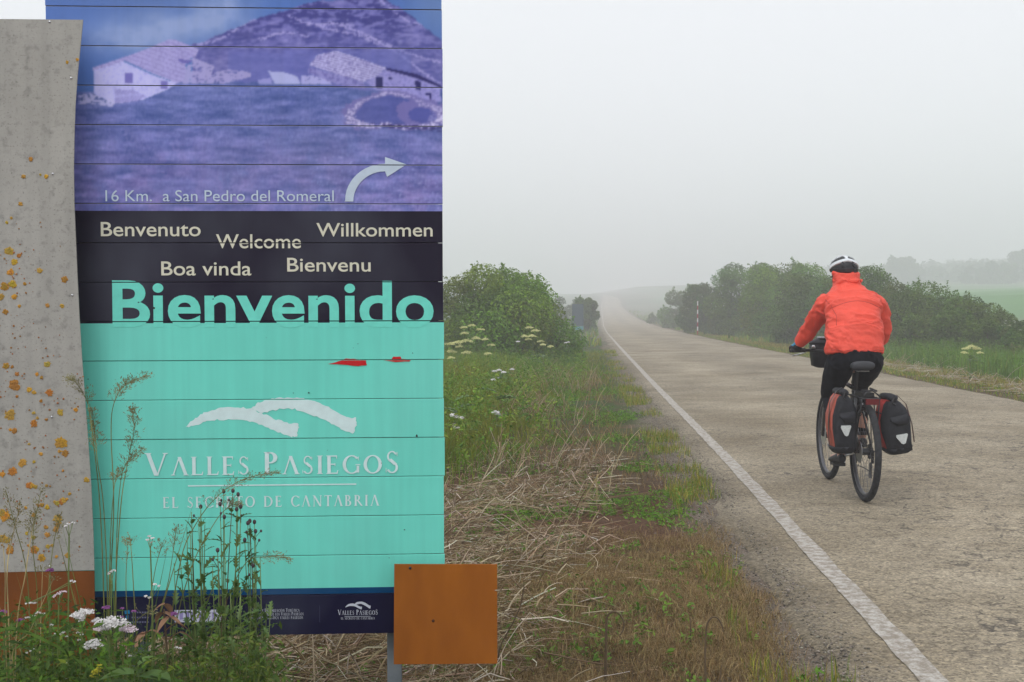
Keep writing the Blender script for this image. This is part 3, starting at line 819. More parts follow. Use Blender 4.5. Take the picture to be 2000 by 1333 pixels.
romans('small_lettering', 'PLAN DE DINAMIZACION TURISTICA', (0, 8, 21), 493, 585, 1196, 5.2, 6.6, WHITE2, drop=0.8, gap=.14, accents=(18, 24))
romans('small_lettering', 'MANCOMUNIDAD DE LOS VALLES PASIEGOS', (0, 20, 27), 484, 593, 1203, 5.2, 6.6, WHITE2, drop=0.8, gap=.14)
romans('small_lettering', 'ASOCIACION TURISTICA VALLES PASIEGOS', (0, 11, 20, 27), 482, 592, 1210, 5.2, 6.6, WHITE2, drop=0.8, gap=.14, accents=(8, 14))

def flat(name, px_pts, mat, off=0.0006, jit=0.0, sub=1, cut=True, seed=1):
    r = random.Random(seed)
    pts = []
    for i, p in enumerate(px_pts):
        q = px_pts[(i + 1) % len(px_pts)]
        for s in range(sub):
            t = s / sub
            pts.append((p[0] + (q[0] - p[0]) * t + r.uniform(-jit, jit), p[1] + (q[1] - p[1]) * t + r.uniform(-jit, jit)))
    bm = bmesh.new()
    vv = [bm.verts.new(uvn(a, b, off)) for a, b in pts]
    f = bm.faces.new(vv)
    bmesh.ops.triangulate(bm, faces=[f], ngon_method='EAR_CLIP')
    me = bpy.data.meshes.new(name); bm.to_mesh(me); bm.free()
    if cut: cut_seams(me)
    me.materials.append(mat)
    return link(name, me, sign)
def c3(pts, sx=1.0, ox=0.0, oy=720.0, k=2.175): return [(a / k, oy + b / k) for a, b in pts]
ARC1 = [(790, 250), (815, 222), (850, 198), (890, 178), (950, 166), (1010, 163), (1065, 172), (1110, 190), (1160, 212), (1220, 232), (1265, 232), (1268, 250), (1262, 290), (1235, 290), (1190, 275), (1140, 255), (1090, 233), (1040, 220), (980, 218), (920, 217), (870, 228), (820, 243)]
ARC2 = [(1068, 172), (1090, 150), (1130, 132), (1190, 125), (1260, 124), (1310, 133), (1370, 152), (1430, 185), (1480, 208), (1513, 210), (1515, 235), (1505, 275), (1470, 268), (1420, 240), (1370, 215), (1310, 192), (1250, 172), (1190, 172), (1140, 184), (1110, 190)]
flat('logo_stroke', c3(ARC1), GREYW, 0.0006, 1.7, 5, seed=3)
flat('logo_stroke', c3(ARC2), GREYW, 0.0009, 1.5, 5, seed=4)
def mini(pts):
    return [(674 + (a / 2.175 - 363) * (50 / 334.0), 1175.5 + ((720 + b / 2.175) - 777) * (15 / 76.0)) for a, b in pts]
flat('small_logo_stroke', mini(ARC1), WHITE2, 0.0006, 0.0, 1)
flat('small_logo_stroke', mini(ARC2), WHITE2, 0.0009, 0.0, 1)
flat('rule', [(367, 948.3), (696, 944.8), (696, 947.2), (367, 950.7)], GREYW)
flat('small_rule', [(673, 1204.2), (724, 1203.8), (724, 1204.5), (673, 1204.9)], WHITE2)
flat('divider', [(624, 1183), (624.8, 1183), (624.8, 1216), (624, 1216)], flat_mat('dim_line', (0.06, 0.06, 0.12)))
flat('white_label', [(341, 1192), (433, 1191), (433, 1215), (341, 1216)], flat_mat('label_print', srgb(200, 200, 220)))
for i, xx in enumerate((350, 362, 374, 388, 400, 414)):
    flat('label_mark', [(xx, 1196), (xx + 8, 1196), (xx + 7, 1210), (xx + 1, 1211)], flat_mat('label_lilac', srgb(150, 140, 190)), 0.0009)
flat('cyan_emblem', [(243, 1193), (253, 1192), (254, 1199), (244, 1200)], flat_mat('cyan_print', srgb(40, 130, 180)))
flat('cyan_emblem', [(246, 1203), (251, 1202), (251, 1209), (245, 1210)], flat_mat('cyan_print', srgb(40, 130, 180)))
for yy_ in (1195, 1205, 1214):
    for xx in range(257, 290, 5):
        flat('small_print_mark', [(xx, yy_), (xx + 3.4, yy_), (xx + 3.4, yy_ + 3), (xx, yy_ + 3)], flat_mat('grey_small_print', srgb(110, 110, 140)))
# arrow
outer = [(673, 394)]; inner = []
for i in range(13):
    t = i / 12; a = R(180 - 90 * t)
    outer.append((752 + 78 * math.cos(a), 392 - 72 * math.sin(a)))
    inner.append((752 + 62 * math.cos(a), 394 - 59 * math.sin(a)))
arrow = outer + [(752, 307), (794, 321.5), (756, 346)] + list(reversed(inner)) + [(689, 394)]
flat('direction_arrow', arrow, PALE)
flat('paint_smear', [(640, 711), (662, 706), (676, 701), (700, 702), (715, 704), (716, 713), (700, 715), (668, 713)], REDP, 0.0006, 0.7, 3, seed=5)
flat('paint_smear', [(737, 703), (765, 702), (768, 697), (782, 697), (784, 701), (803, 703), (800, 706), (772, 707)], REDP, 0.0006, 0.6, 3, seed=6)
DIRT = flat_mat('dark_dirt', (0.03, 0.035, 0.03))
r = random.Random(9)
for (px, py, s) in [(301, 602, 2.5), (603, 768, 2), (814, 852, 3), (172, 741, 1.2), (806, 690, 1.4), (573, 768, 1), (699, 672, 1), (790, 1035, 1.5), (690, 680, .8), (640, 880, .8), (520, 660, .8), (760, 1090, 1), (430, 1130, 1), (330, 860, .8), (745, 905, 1)]:
    flat('dirt_speck', [(px + s * math.cos(a) * r.uniform(.5, 1.2), py + s * math.sin(a) * r.uniform(.5, 1.2)) for a in [k * 1.05 for k in range(6)]], DIRT, 0.0012, cut=False)

# rust plate in front of the lower corner
def rust_material(name, c0, c1):
    m = bpy.data.materials.new(name); m.use_nodes = True
    t = m.node_tree; n = t.nodes; L = t.links; bs = n['Principled BSDF']
    bs.inputs['Roughness'].default_value = 0.8; bs.inputs['Specular IOR Level'].default_value = 0.12
    tc = n.new('ShaderNodeTexCoord')
    mp = n.new('ShaderNodeMapping'); mp.inputs['Scale'].default_value = (3, 1, 1); L.new(tc.outputs['Object'], mp.inputs['Vector'])
    a = n.new('ShaderNodeTexNoise'); a.inputs['Scale'].default_value = 5; a.inputs['Detail'].default_value = 8; L.new(mp.outputs[0], a.inputs['Vector'])
    rr = n.new('ShaderNodeValToRGB'); L.new(a.outputs['Fac'], rr.inputs[0])
    e = rr.color_ramp.elements; e[0].position = 0.3; e[0].color = (*c0, 1); e[1].position = 0.7; e[1].color = (*c1, 1)
    b = n.new('ShaderNodeTexNoise'); b.inputs['Scale'].default_value = 400; b.inputs['Detail'].default_value = 3; L.new(tc.outputs['Object'], b.inputs['Vector'])
    mr = n.new('ShaderNodeMapRange'); mr.inputs['To Min'].default_value = .75; mr.inputs['To Max'].default_value = 1.25; L.new(b.outputs['Fac'], mr.inputs[0])
    sc = n.new('ShaderNodeVectorMath'); sc.operation = 'SCALE'; L.new(rr.outputs[0], sc.inputs[0]); L.new(mr.outputs[0], sc.inputs['Scale'])
    L.new(sc.outputs[0], bs.inputs['Base Color'])
    return m
RUST = rust_material('rusted_steel', (0.27, 0.082, 0.009), (0.36, 0.115, 0.012))
RUST2 = rust_material('rusted_steel_brown', (0.15, 0.048, 0.012), (0.22, 0.072, 0.017))
def slab(name, px_pts, off, th, mat, parent, zf=None):
    bm = bmesh.new()
    A = []
    for a, b in px_pts:
        p = uvn(a, b, off); A.append(bm.verts.new(p))
    f = bm.faces.new(A)
    r_ = bmesh.ops.extrude_face_region(bm, geom=[f])
    vv = [e for e in r_['geom'] if isinstance(e, bmesh.types.BMVert)]
    bmesh.ops.translate(bm, verts=vv, vec=(0, 0, -th))
    bmesh.ops.recalc_face_normals(bm, faces=bm.faces)
    bmesh.ops.triangulate(bm, faces=[q for q in bm.faces if len(q.verts) > 4], ngon_method='EAR_CLIP')
    me = bpy.data.meshes.new(name); bm.to_mesh(me); bm.free(); me.materials.append(mat)
    return link(name, me, parent)
PO = 0.06
slab('corner_plate', [(770, 1102.5), (971, 1103), (971, 1151), (965, 1154), (971, 1157), (971.5, 1296.5), (769, 1298)], PO, 0.005, RUST, sign)
def screw(px, py, off, parent, r0=0.004, m=ALU):
    G = Geo(); p = uvn(px, py, off)
    G.loft([(p, (r0, 0, 0), (0, r0, 0)), (p + Vector((0, 0, .0012)), (r0 * .9, 0, 0), (0, r0 * .9, 0)), (p + Vector((0, 0, .002)), (r0 * .4, 0, 0), (0, r0 * .4, 0))], 10)
    G.build('screw', m, parent, smooth=True)
screw(801, 1110, PO, sign, 0.0045, DARKM); screw(846, 1213, PO, sign, 0.0045, material('rusty_bolt', (0.06, 0.02, 0.008), rough=0.8))
for px in (801, 900):
    G = Geo(); p = uvn(px, 1180, PO - 0.005); G.box((p.x, p.y, (PO - 0.005) / 2), (0.03, 0.03, PO - 0.006)); G.build('spacer', GALV, sign)

# ---- grey sheet ------------------------------------------------------------
def sheet_material():
    m = bpy.data.materials.new('weathered_zinc'); m.use_nodes = True
    t = m.node_tree; n = t.nodes; L = t.links; bs = n['Principled BSDF']
    bs.inputs['Roughness'].default_value = 0.62; bs.inputs['Specular IOR Level'].default_value = 0.4
    tc = n.new('ShaderNodeTexCoord')
    def nz(sc, det, vec=None):
        a = n.new('ShaderNodeTexNoise'); a.inputs['Scale'].default_value = sc; a.inputs['Detail'].default_value = det
        L.new(vec or tc.outputs['Object'], a.inputs['Vector']); return a.outputs['Fac']
    def ramp(src, p0, c0, p1, c1):
        r_ = n.new('ShaderNodeValToRGB'); L.new(src, r_.inputs[0]); e = r_.color_ramp.elements
        e[0].position = p0; e[0].color = (*c0, 1); e[1].position = p1; e[1].color = (*c1, 1); return r_.outputs[0]
    def mul(a, b, f):
        x = n.new('ShaderNodeMix'); x.data_type = 'RGBA'; x.blend_type = 'MULTIPLY'; x.inputs[0].default_value = f
        L.new(a, x.inputs[6]); L.new(b, x.inputs[7]); return x.outputs[2]
    c = ramp(nz(3, 5), .3, (0.325, 0.315, 0.285), .7, (0.41, 0.40, 0.365))
    c = mul(c, ramp(nz(45, 5), .30, (.62, .62, .62), .46, (1, 1, 1)), .6)
    c = mul(c, ramp(nz(160, 2), .28, (.5, .5, .5), .40, (1, 1, 1)), .7)
    mp = n.new('ShaderNodeMapping'); mp.inputs['Scale'].default_value = (14, .8, 1); L.new(tc.outputs['Object'], mp.inputs['Vector'])
    c = mul(c, ramp(nz(2, 4, mp.outputs[0]), .3, (.88, .88, .88), .6, (1.06, 1.06, 1.06)), .7)
    L.new(c, bs.inputs['Base Color'])
    bp = n.new('ShaderNodeBump'); bp.inputs['Distance'].default_value = .0008; L.new(nz(70, 4), bp.inputs['Height']); L.new(bp.outputs[0], bs.inputs['Normal'])
    return m
TO = 0.075
EDGE = [(162, 39), (157, 90), (151, 150), (147, 210), (145, 270), (144, 330), (145, 400), (148, 470), (151, 540), (155, 620), (160, 700), (166, 780), (172, 860), (178, 950), (182, 1040), (184, 1114)]
slab('grey_sheet', [(-420, 34), (0, 37.5)] + EDGE + [(0, 1118), (-420, 1120)], TO, 0.004, sheet_material(), totem)
slab('rust_base', [(-420, 1121), (0, 1119), (184, 1115.5), (187, 1420), (187, 1560), (-420, 1560)], TO, 0.004, RUST2, totem)
for px, py in ((97, 43), (139, 153), (103, 340), (141, 577), (101, 815), (97, 1107)):
    screw(px, py, TO, totem, 0.0036)
G = Geo()
for px in (60, -200):
    u0 = uv(px, 600, TO)[0]; G = Geo(); G.box((u0, (uv(0, 60)[1] + zb) / 2, TO - 0.03), (0.05, uv(0, 60)[1] - zb, 0.05)); G.build('post', GALV, totem)
# lichen
def lichen_material():
    m = material('orange_lichen', attr=True, rough=0.9, nscale=220, namt=0.35, bump=0.001, bscale=300); return m
LICH = lichen_material()
spots = [(18, 490, 8), (28, 512, 6), (20, 532, 6), (24, 555, 7), (13, 435, 3), (37, 500, 4), (9, 560, 7), (2, 580, 6), (90, 345, 4), (46, 345, 4), (60, 311, 4), (40, 399, 4), (22, 426, 3), (79, 342, 2.5), (131, 122, 3), (151, 117, 3),
         (77, 529, 5), (125, 546, 6), (121, 598, 4), (48, 555, 3), (10, 610, 5), (28, 580, 5), (38, 598, 3), (92, 597, 4), (12, 716, 6), (93, 712, 6), (24, 717, 3), (33, 731, 4), (72, 731, 3.5), (81, 738, 3), (28, 753, 9), (57, 761, 5), (66, 767, 4), (96, 767, 7), (33, 775, 3), (80, 783, 3),
         (20, 811, 9.5), (66, 828, 6.5), (28, 842, 5), (20, 840, 3), (117, 806, 6), (97, 801, 2), (90, 820, 3), (148, 801, 4), (73, 817, 3), (66, 807, 3), (118, 866, 11), (114, 868, 6), (127, 886, 6.5), (116, 882, 3.5), (57, 868, 2.6), (80, 887, 3.5), (44, 904, 7.5), (25, 921, 7.5), (5, 927, 5), (66, 902, 3), (123, 920, 2.5), (169, 938, 5),
         (57, 949, 6), (62, 949, 5), (69, 951, 4), (91, 949, 3), (120, 981, 6), (124, 978, 5), (112, 983, 5), (107, 981, 3), (130, 976, 3), (92, 991, 5), (82, 987, 4), (74, 987, 3), (10, 1008, 10), (5, 1003, 7), (66, 1006, 4), (113, 1014, 8.5), (112, 1026, 4), (109, 1034, 5), (90, 1030, 4), (92, 1045, 5), (5, 1053, 8), (14, 1055, 6), (20, 1070, 5), (19, 1076, 7), (52, 1042, 3), (65, 1050, 4), (67, 1075, 7), (72, 1073, 4), (82, 1090, 7), (110, 1088, 3), (132, 1085, 5), (136, 965, 3), (50, 992, 3), (98, 950, 2), (93, 1068, 4), (102, 1066, 3), (56, 1066, 3)]
r = random.Random(5)
for _ in range(340):
    py = 420 + 690 * r.random() ** 0.8; px = r.uniform(-60, 165 if py > 700 else 120)
    if r.random() < .45 and px > 90: continue
    spots.append((px, py, r.uniform(.5, 2.0)))
for _ in range(60): spots.append((r.uniform(-400, -10), r.uniform(420, 1100), r.uniform(2, 9)))
G = Geo()
for i, (px, py, s) in enumerate(spots):
    p = uvn(px, py, TO + 0.0006 + 0.00005 * (i % 12)); k = 3.25 / F
    n_ = 22 if s > 3 else 9
    s = s * k * 1.08
    rad = [s * (1 + r.uniform(-.30, .26)) for _ in range(n_)]
    ring = [(p.x + rad[j] * math.cos(6.283 * j / n_), p.y + rad[j] * math.sin(6.283 * j / n_), p.z) for j in range(n_)]
    mid = [(p.x + .62 * rad[j] * math.cos(6.283 * j / n_), p.y + .62 * rad[j] * math.sin(6.283 * j / n_), p.z + .0008) for j in range(n_)]
    base = random.Random(i).choice([(0.52, 0.29, 0.03), (0.46, 0.28, 0.05), (0.42, 0.19, 0.03)]) if s > .0035 else (0.34, 0.15, 0.045)
    inn = tuple(c * r.choice([.75, 1.0, .85]) for c in base)
    G.add(ring + mid + [(p.x, p.y, p.z + .0007)], [(j, (j + 1) % n_, n_ + (j + 1) % n_, n_ + j) for j in range(n_)] + [(n_ + j, n_ + (j + 1) % n_, 2 * n_) for j in range(n_)], [base] * n_ + [inn] * n_ + [tuple(c * .9 for c in inn)])
o = G.build('lichen', LICH, totem, attr=True); o['kind'] = 'stuff'
# ------------------------------------------------------------------ bushes and trees
def leaf_quads(P, N, s, w, r):
    """rhombic leaves at P facing N"""
    n = len(P)
    A = np.cross(N, r.normal(size=(n, 3))); A /= np.linalg.norm(A, axis=1)[:, None] + 1e-9
    B = np.cross(N, A)
    s = s[:, None]
    droop = N * s * 0.25
    V = np.stack([P - A * s, P + B * s * w, P + A * s - droop, P - B * s * w], 1).reshape(-1, 3)
    T = (np.array([[0, 1, 2], [0, 2, 3]])[None] + 4 * np.arange(n)[:, None, None]).reshape(-1, 3)
    return V, T
def limb(G, a, b, r0, r1, bend, rr, n=6):
    a = Vector(a); b = Vector(b); pts = []; rs = []
    off = Vector((rr.uniform(-1, 1), rr.uniform(-1, 1), rr.uniform(-.3, .6))) * bend
    for i in range(6):
        t = i / 5; pts.append(a + (b - a) * t + off * math.sin(math.pi * t)); rs.append(r0 + (r1 - r0) * t)
    G.tube(pts, rs, n, cap=False)
def bush(name, label, cat, x, y, rx, ryy, h, nleaf, seed, base=(0.075, 0.115, 0.032), ls=0.045, group=None, parts=True,
         lobes=26, shoots=30, low=0.0, stem='stem', hump=None):
    r = np.random.default_rng(seed); rr = random.Random(seed)
    z0 = float(land(x, y))
    root = empty(name, (x, y, z0), rz=rr.uniform(0, .01), label=label, cat=cat, group=group)
    # lobes spread over and through a dome
    cs = []; rad = []
    for i in range(lobes):
        a = rr.uniform(0, 6.283); q = rr.uniform(0.0, 1.0) ** 0.5; zz = rr.uniform(0.12, 1.0)
        k = math.sqrt(max(0.0, 1 - (zz * .92) ** 2.4))
        q = min(q, k) if zz > .4 else q * .95
        px, py = rx * .84 * q * math.cos(a), ryy * .84 * q * math.sin(a)
        hh = h * (1.0 if hump is None else float(np.interp(px / rx, hump[0], hump[1])))
        R_ = rr.uniform(.16, .30) * min(h, rx * 1.2)
        pz = max(R_ * .7 + low, zz * hh * 1.0 - R_ * .75)
        cs.append((px, py, pz)); rad.append(R_)
    cs = np.array(cs); rad = np.array(rad)
    hue = np.array([[rr.uniform(.82, 1.25), rr.uniform(.85, 1.18), rr.uniform(.75, 1.15)] for _ in cs]) * np.array([rr.uniform(.8, 1.2) for _ in cs])[:, None]
    k = r.choice(len(cs), nleaf, p=rad ** 2 / (rad ** 2).sum())
    D = r.normal(size=(nleaf, 3)); D[:, 2] += .25; D /= np.linalg.norm(D, axis=1)[:, None]
    # twiggy sub clumps: snap directions loosely to a few hundred seeds
    SD_ = r.normal(size=(lobes, 40, 3)); SD_ /= np.linalg.norm(SD_, axis=2)[:, :, None]
    D2 = SD_[k, r.integers(0, 40, nleaf)] + r.normal(size=(nleaf, 3)) * .22
    D = np.where((r.random(nleaf) < .7)[:, None], D2, D); D /= np.linalg.norm(D, axis=1)[:, None]
    rd = rad[k] * (0.55 + 0.55 * r.random(nleaf) ** .6)
    P = cs[k] + D * rd[:, None] * np.array([1.1, 1.1, .95])
    P[:, 2] = np.abs(P[:, 2] - .05) + .05
    N = D * .6 + r.normal(size=(nleaf, 3)) * .6 + np.array([0, 0, .5]); N /= np.linalg.norm(N, axis=1)[:, None]
    Cc = hue[k] * np.array(base) * (0.75 + 0.75 * r.random((nleaf, 1)))
    # shoots that break the outline
    SP = []; SC_ = []; G = Geo()
    for i in range(shoots):
        j = rr.randrange(lobes)
        d = Vector((rr.gauss(0, .5), rr.gauss(0, .5), rr.uniform(.5, 1.2))).normalized()
        p0 = Vector(cs[j]) + d * rad[j] * .8; L_ = rr.uniform(.25, .7) * rad[j] + .08
        m = 26
        for q in range(m):
            t = q / m
            SP.append(tuple(p0 + d * L_ * t + Vector((rr.gauss(0, 1), rr.gauss(0, 1), rr.gauss(0, 1))) * .05 * (1.2 - t) * (1 + rad[j])))
            SC_.append(hue[j] * np.array(base) * rr.uniform(.9, 1.5))
        G.tube([p0, p0 + d * L_ * .9], [.006, .002], 4, cap=False)
    SP = np.array(SP); nS = len(SP)
    P = np.vstack([P, SP]); Cc = np.vstack([Cc, np.array(SC_)])
    N = np.vstack([N, r.normal(size=(nS, 3)) + np.array([0, 0, .4])]); N /= np.linalg.norm(N, axis=1)[:, None]
    s = ls * (0.55 + 0.8 * r.random(len(P)))
    V, T = leaf_quads(P, N, s, .5, r)
    big('crown', V, T, VEG, np.repeat(Cc, 4, 0), root)
    for i in range(5 if parts else 2):
        H = Geo(); j = rr.randrange(lobes); a = rr.uniform(0, 6.28)
        limb(H, (rr.uniform(-.2, .2) * rx, rr.uniform(-.2, .2) * ryy, -.1), cs[j], .035 * h / 2, .012, .15, rr)
        H.build(stem, BARK, root, smooth=True)
    if G.v: G.build('shoot', BARK, root)['kind'] = 'stuff'
    return root

# left of the road
bush('willow_bush', 'big rounded leafy green bush just right of the sign, left of the road', 'bush', -0.45, 31.5, 2.35, 2.0, 2.75, 62000, 101,
     base=(0.095, 0.15, 0.032), ls=.046, lobes=44, shoots=60, hump=([-1, -.6, -.3, .3, .7, 1], [.62, .76, 1.0, 1.0, .82, .55]))
bush('willow_bush', 'dark green bush whose left part hides behind the welcome sign', 'bush', -4.6, 32.5, 2.6, 2.0, 2.2, 26000, 102, base=(0.08, 0.125, 0.035), ls=.044, lobes=30)
bush('small_tree', 'dark misty bush beside the road behind the far board', 'bush', 5.45, 84, 1.05, 1.2, 2.6, 22000, 103, base=(0.07, 0.105, 0.035), ls=.07, lobes=40, shoots=30)
bush('small_tree', 'faint hazy bush left of the road, beyond the dark misty one', 'bush', 5.6, 118, 2.3, 2, 3.0, 9000, 104, base=(0.05, 0.075, 0.03), ls=.10, lobes=16, shoots=12)
# right of the road: a hedge of separate bushes, far to near
RB = [
 (15.3, 100, 2.1, 2.0, 3.9, 16000, 'misty bush at the far left end of the right-hand row', (0.05, 0.08, 0.03), .085),
 (12.75, 74, 1.75, 2.0, 3.35, 20000, 'upright dark bush behind the striped snow pole', (0.05, 0.075, 0.028), .07),
 (14.1, 68, 2.5, 2.3, 4.5, 34000, 'tallest bush, domed, right of the striped snow pole', (0.055, 0.09, 0.028), .065),
 (14.6, 60, 2.9, 2.6, 4.0, 36000, 'broad domed bush left of the cyclist', (0.060, 0.098, 0.026), .062),
 (13.5, 50, 2.2, 2.2, 3.2, 30000, 'dense bush straight behind the cyclist\'s left arm', (0.055, 0.085, 0.026), .055),
 (14.4, 46, 2.4, 2.2, 3.3, 30000, 'rounded bush hidden behind the cyclist\'s torso', (0.055, 0.082, 0.028), .052),
 (14.4, 41, 2.3, 2.2, 2.55, 36000, 'bushy shrub just right of the cyclist\'s shoulder', (0.058, 0.085, 0.030), .048),
 (14.5, 37, 2.2, 2.0, 1.95, 34000, 'sloping shrub in the middle of the bushes right of the cyclist', (0.055, 0.08, 0.030), .045),
 (14.8, 34, 2.0, 1.8, 1.25, 28000, 'low shrub near the right end of the hedge', (0.055, 0.085, 0.030), .042),
 (15.2, 31, 1.7, 1.5, .8, 18000, 'lowest straggling shrub at the right edge of the picture', (0.06, 0.09, 0.032), .04),
]
for i, (x, y, rx_, ry_, h_, n_, lab, base, ls_) in enumerate(RB):
    k_ = (1.25, 1.0, 1.1, 1.35, 1.0, 1.15, 1.05, 1.25, 1.1, 1.15)[i]; base = (base[0] * k_ * (1.1 if i % 3 == 0 else 1), base[1] * k_ * 1.08, base[2] * .9); n_ = int(n_ * 1.25)
    bush('hedge_bush', lab, 'bush', x, y, rx_, ry_, h_, n_, 200 + i, base=base, ls=ls_, group='bushes along the right side of the road', lobes=34, shoots=34)
bush('hedge_bush', 'tiny round bush on the far right verge in the mist', 'bush', 16.9, 130, 1.3, 1.1, 1.5, 3000, 231, base=(.06, .09, .035), ls=.11, lobes=10, shoots=4)
# trees on the hill at the right
for i, (x, y, rx_, h_, lab) in enumerate([
    (134, 315, 10.0, 6.5, 'misty dark tree on the hillside at the right edge'),
    (153, 330, 12.0, 9.0, 'tallest misty tree on the hillside beyond the green field'),
    (118, 340, 9, 8, 'fog-veiled tree left of the tallest hillside tree'),
    (36, 74, 1.2, 1.3, 'small lone shrub in the green field at the right')]):
    bush('hillside_tree', lab, 'tree', x, y, rx_, rx_ * .8, h_, 12000 if i < 3 else 5000, 300 + i, base=(0.04, 0.06, 0.035), ls=.40 if i < 3 else .06, lobes=22, shoots=8, parts=False)

# wooded crest of the far hill, veiled by fog
r = np.random.default_rng(350)
n = 700; hy_ = 290 + 260 * r.random(n); hx_ = hy_ * (.24 + .36 * r.random(n)); zz_ = land(hx_, hy_)
ok = (zz_ > 9.0) & (hx_ > 120) & (hx_ < 280); hx_, hy_, zz_ = hx_[ok], hy_[ok], zz_[ok]; n = len(hx_)
k = np.repeat(np.arange(n), 110); D = r.normal(size=(len(k), 3)); D /= np.linalg.norm(D, axis=1)[:, None]; D[:, 2] = np.abs(D[:, 2])
sz_ = 2 + 2.5 * r.random(n)
P = np.stack([hx_[k], hy_[k], zz_[k]], 1) + D * sz_[k][:, None] * np.array([1, 1, 1.3]) * (.6 + .5 * r.random((len(k), 1)))
V, T = leaf_quads(P, D + r.normal(size=D.shape) * .4, .6 + .6 * r.random(len(k)), .6, r)
cc_ = np.array([0.04, 0.06, 0.032]) * (.7 + .6 * r.random((n, 1)))
tag(big('hill_wood', V, T, VEG, np.repeat(cc_[k], 4, 0)), 'dark wood covering the foggy hill at the right', 'wood', kind='stuff')
# ------------------------------------------------------------------ roadside objects
d = 70.0; px_ = float(line_x(d) + ROAD_R + 0.25)
pole = empty('snow_pole', (px_, d, float(land(px_, d))), label='thin red and white striped snow pole on the right verge', cat='pole')
for k in range(8):
    G = Geo(); G.tube([(0, 0, k * .26 - (.2 if k == 0 else 0)), (0, 0, k * .26 + .26)], .035, 8)
    G.build('band', flat_mat('pole_red', (0.35, 0.03, 0.03)) if k % 2 == 0 else flat_mat('pole_white', (0.75, 0.75, 0.72)), pole)
G = Geo(); G.ball((0, 0, 2.08), (.035, .035, .02)); G.build('cap', flat_mat('pole_white', (0.75, 0.75, 0.72)), pole)
# board beyond the left bush
bx, by = 3.62, 62.0
bs_ = empty('far_road_board', (bx, by, float(land(bx, by))), R(-4), label='dark blue-grey board with a pale teal foot, seen past the right side of the left bush', cat='sign')
G = Geo(); G.box((0, 0, 1.32), (.62, .06, 1.2)); G.build('panel', flat_mat('dark_blue_board', (0.085, 0.11, 0.13)), bs_)
G = Geo(); G.box((0, -.003, .60), (.62, .06, .18)); G.build('lower_panel', flat_mat('teal_board', (0.12, 0.30, 0.32)), bs_)
for s in (-.24, .24):
    G = Geo(); G.box((s, .06, .75), (.06, .06, 1.9)); G.build('post', GALV, bs_)
# ------------------------------------------------------------------ grass and litter
def blades(name, x, y, h, w, lean, cols, mat, label, seed, z=None, cat=None, curl=1.0, dirn=None, kind='stuff', zoff=-0.005, parent=None):
    r = np.random.default_rng(seed); n = len(x)
    if z is None: z = land(x, y)
    z = z + zoff
    a = r.random(n) * 6.283 if dirn is None else dirn
    lx_, ly_ = np.cos(a) * lean * h, np.sin(a) * lean * h
    b = r.random(n) * 6.283
    wx, wy = np.cos(b) * w / 2, np.sin(b) * w / 2
    hz = h * np.sqrt(np.clip(1 - (lean * .85) ** 2, .08, 1))
    P0 = np.stack([x, y, z], 1); M = np.stack([x + lx_ * .32, y + ly_ * .32, z + hz * .6], 1)
    Tp = np.stack([x + lx_, y + ly_, z + hz * (1 - .45 * curl * lean)], 1)
    W = np.stack([wx, wy, np.zeros(n)], 1)
    V = np.stack([P0 - W, P0 + W, M - W * .75, M + W * .75, Tp], 1).reshape(-1, 3)
    T = (np.array([[0, 1, 3], [0, 3, 2], [2, 3, 4]])[None] + 5 * np.arange(n)[:, None, None]).reshape(-1, 3)
    o = big(name, V, T, mat, np.repeat(cols, 5, 0), parent)
    if kind: tag(o, label, cat or 'grass', kind=kind)
    return o
def pal(r, n, cols, wts=None, jit=.2):
    cols = np.array(cols); k = r.choice(len(cols), n, p=None if wts is None else np.array(wts) / sum(wts))
    return cols[k] * (1 + jit * (r.random((n, 1)) * 2 - 1)) * (1 + .08 * (r.random((n, 3)) * 2 - 1))
GREENS = [(0.105, 0.175, 0.03), (0.14, 0.20, 0.038), (0.075, 0.135, 0.024), (0.18, 0.21, 0.05), (0.22, 0.185, 0.075)]
BROWNS = [(0.28, 0.212, 0.10), (0.22, 0.158, 0.07), (0.38, 0.29, 0.155), (0.14, 0.088, 0.042), (0.24, 0.155, 0.065)]
def sample(n, y0, y1, xf, seed, mask=None, p=1.0):
    """n points, y in [y0,y1] denser near the camera, x from xf(y)->(lo,hi)"""
    r = np.random.default_rng(seed); X_ = []; Y_ = []; tot = 0
    while tot < n:
        y = y0 + (y1 - y0) * r.random(n) ** p; lo, hi = xf(y); x = lo + (hi - lo) * r.random(n)
        if mask is not None:
            k = r.random(n) < mask(x, y); x, y = x[k], y[k]
        X_.append(x); Y_.append(y); tot += len(x)
        if len(X_) > 60: break
    return np.concatenate(X_)[:n], np.concatenate(Y_)[:n]
def TL(x, y): return line_x(y) + ROAD_L - x
def TR(x, y): return x - line_x(y) - ROAD_R
ledge = lambda y: line_x(y) + ROAD_L

# fine brown dead grass near the camera
def m_brown(x, y):
    t = TL(x, y)
    zone = sstep(7.4, 6.2, y + (fbm(x * 1.3, y * 1.3, 81) - .5) * 1.6) * sstep(.02, .3, t + (fbm(x * 3, y * 3, 84) - .5) * .3)
    left = sstep(1.9, 1.1, t + (fbm(x, y, 82) - .5) * 1.0)
    return zone * (0.08 + .92 * left) * (0.4 + .6 * sstep(.35, .55, fbm(x * 2.2, y * 2.2, 83) + .05))
x, y = sample(150000, 3.5, 7.8, lambda y: (np.full_like(y, -2.2), ledge(y) + .02), 401, m_brown, 1.0)
r = np.random.default_rng(402); n = len(x)
blades('dead_grass', x, y, .025 + .085 * r.random(n) ** 1.5, .0012 + .0016 * r.random(n), .55 + .5 * r.random(n), pal(r, n, BROWNS, [3, 3, 2, 2, 2]), DRY,
       'fine matted brown dead grass between the straw and the road edge', 403)
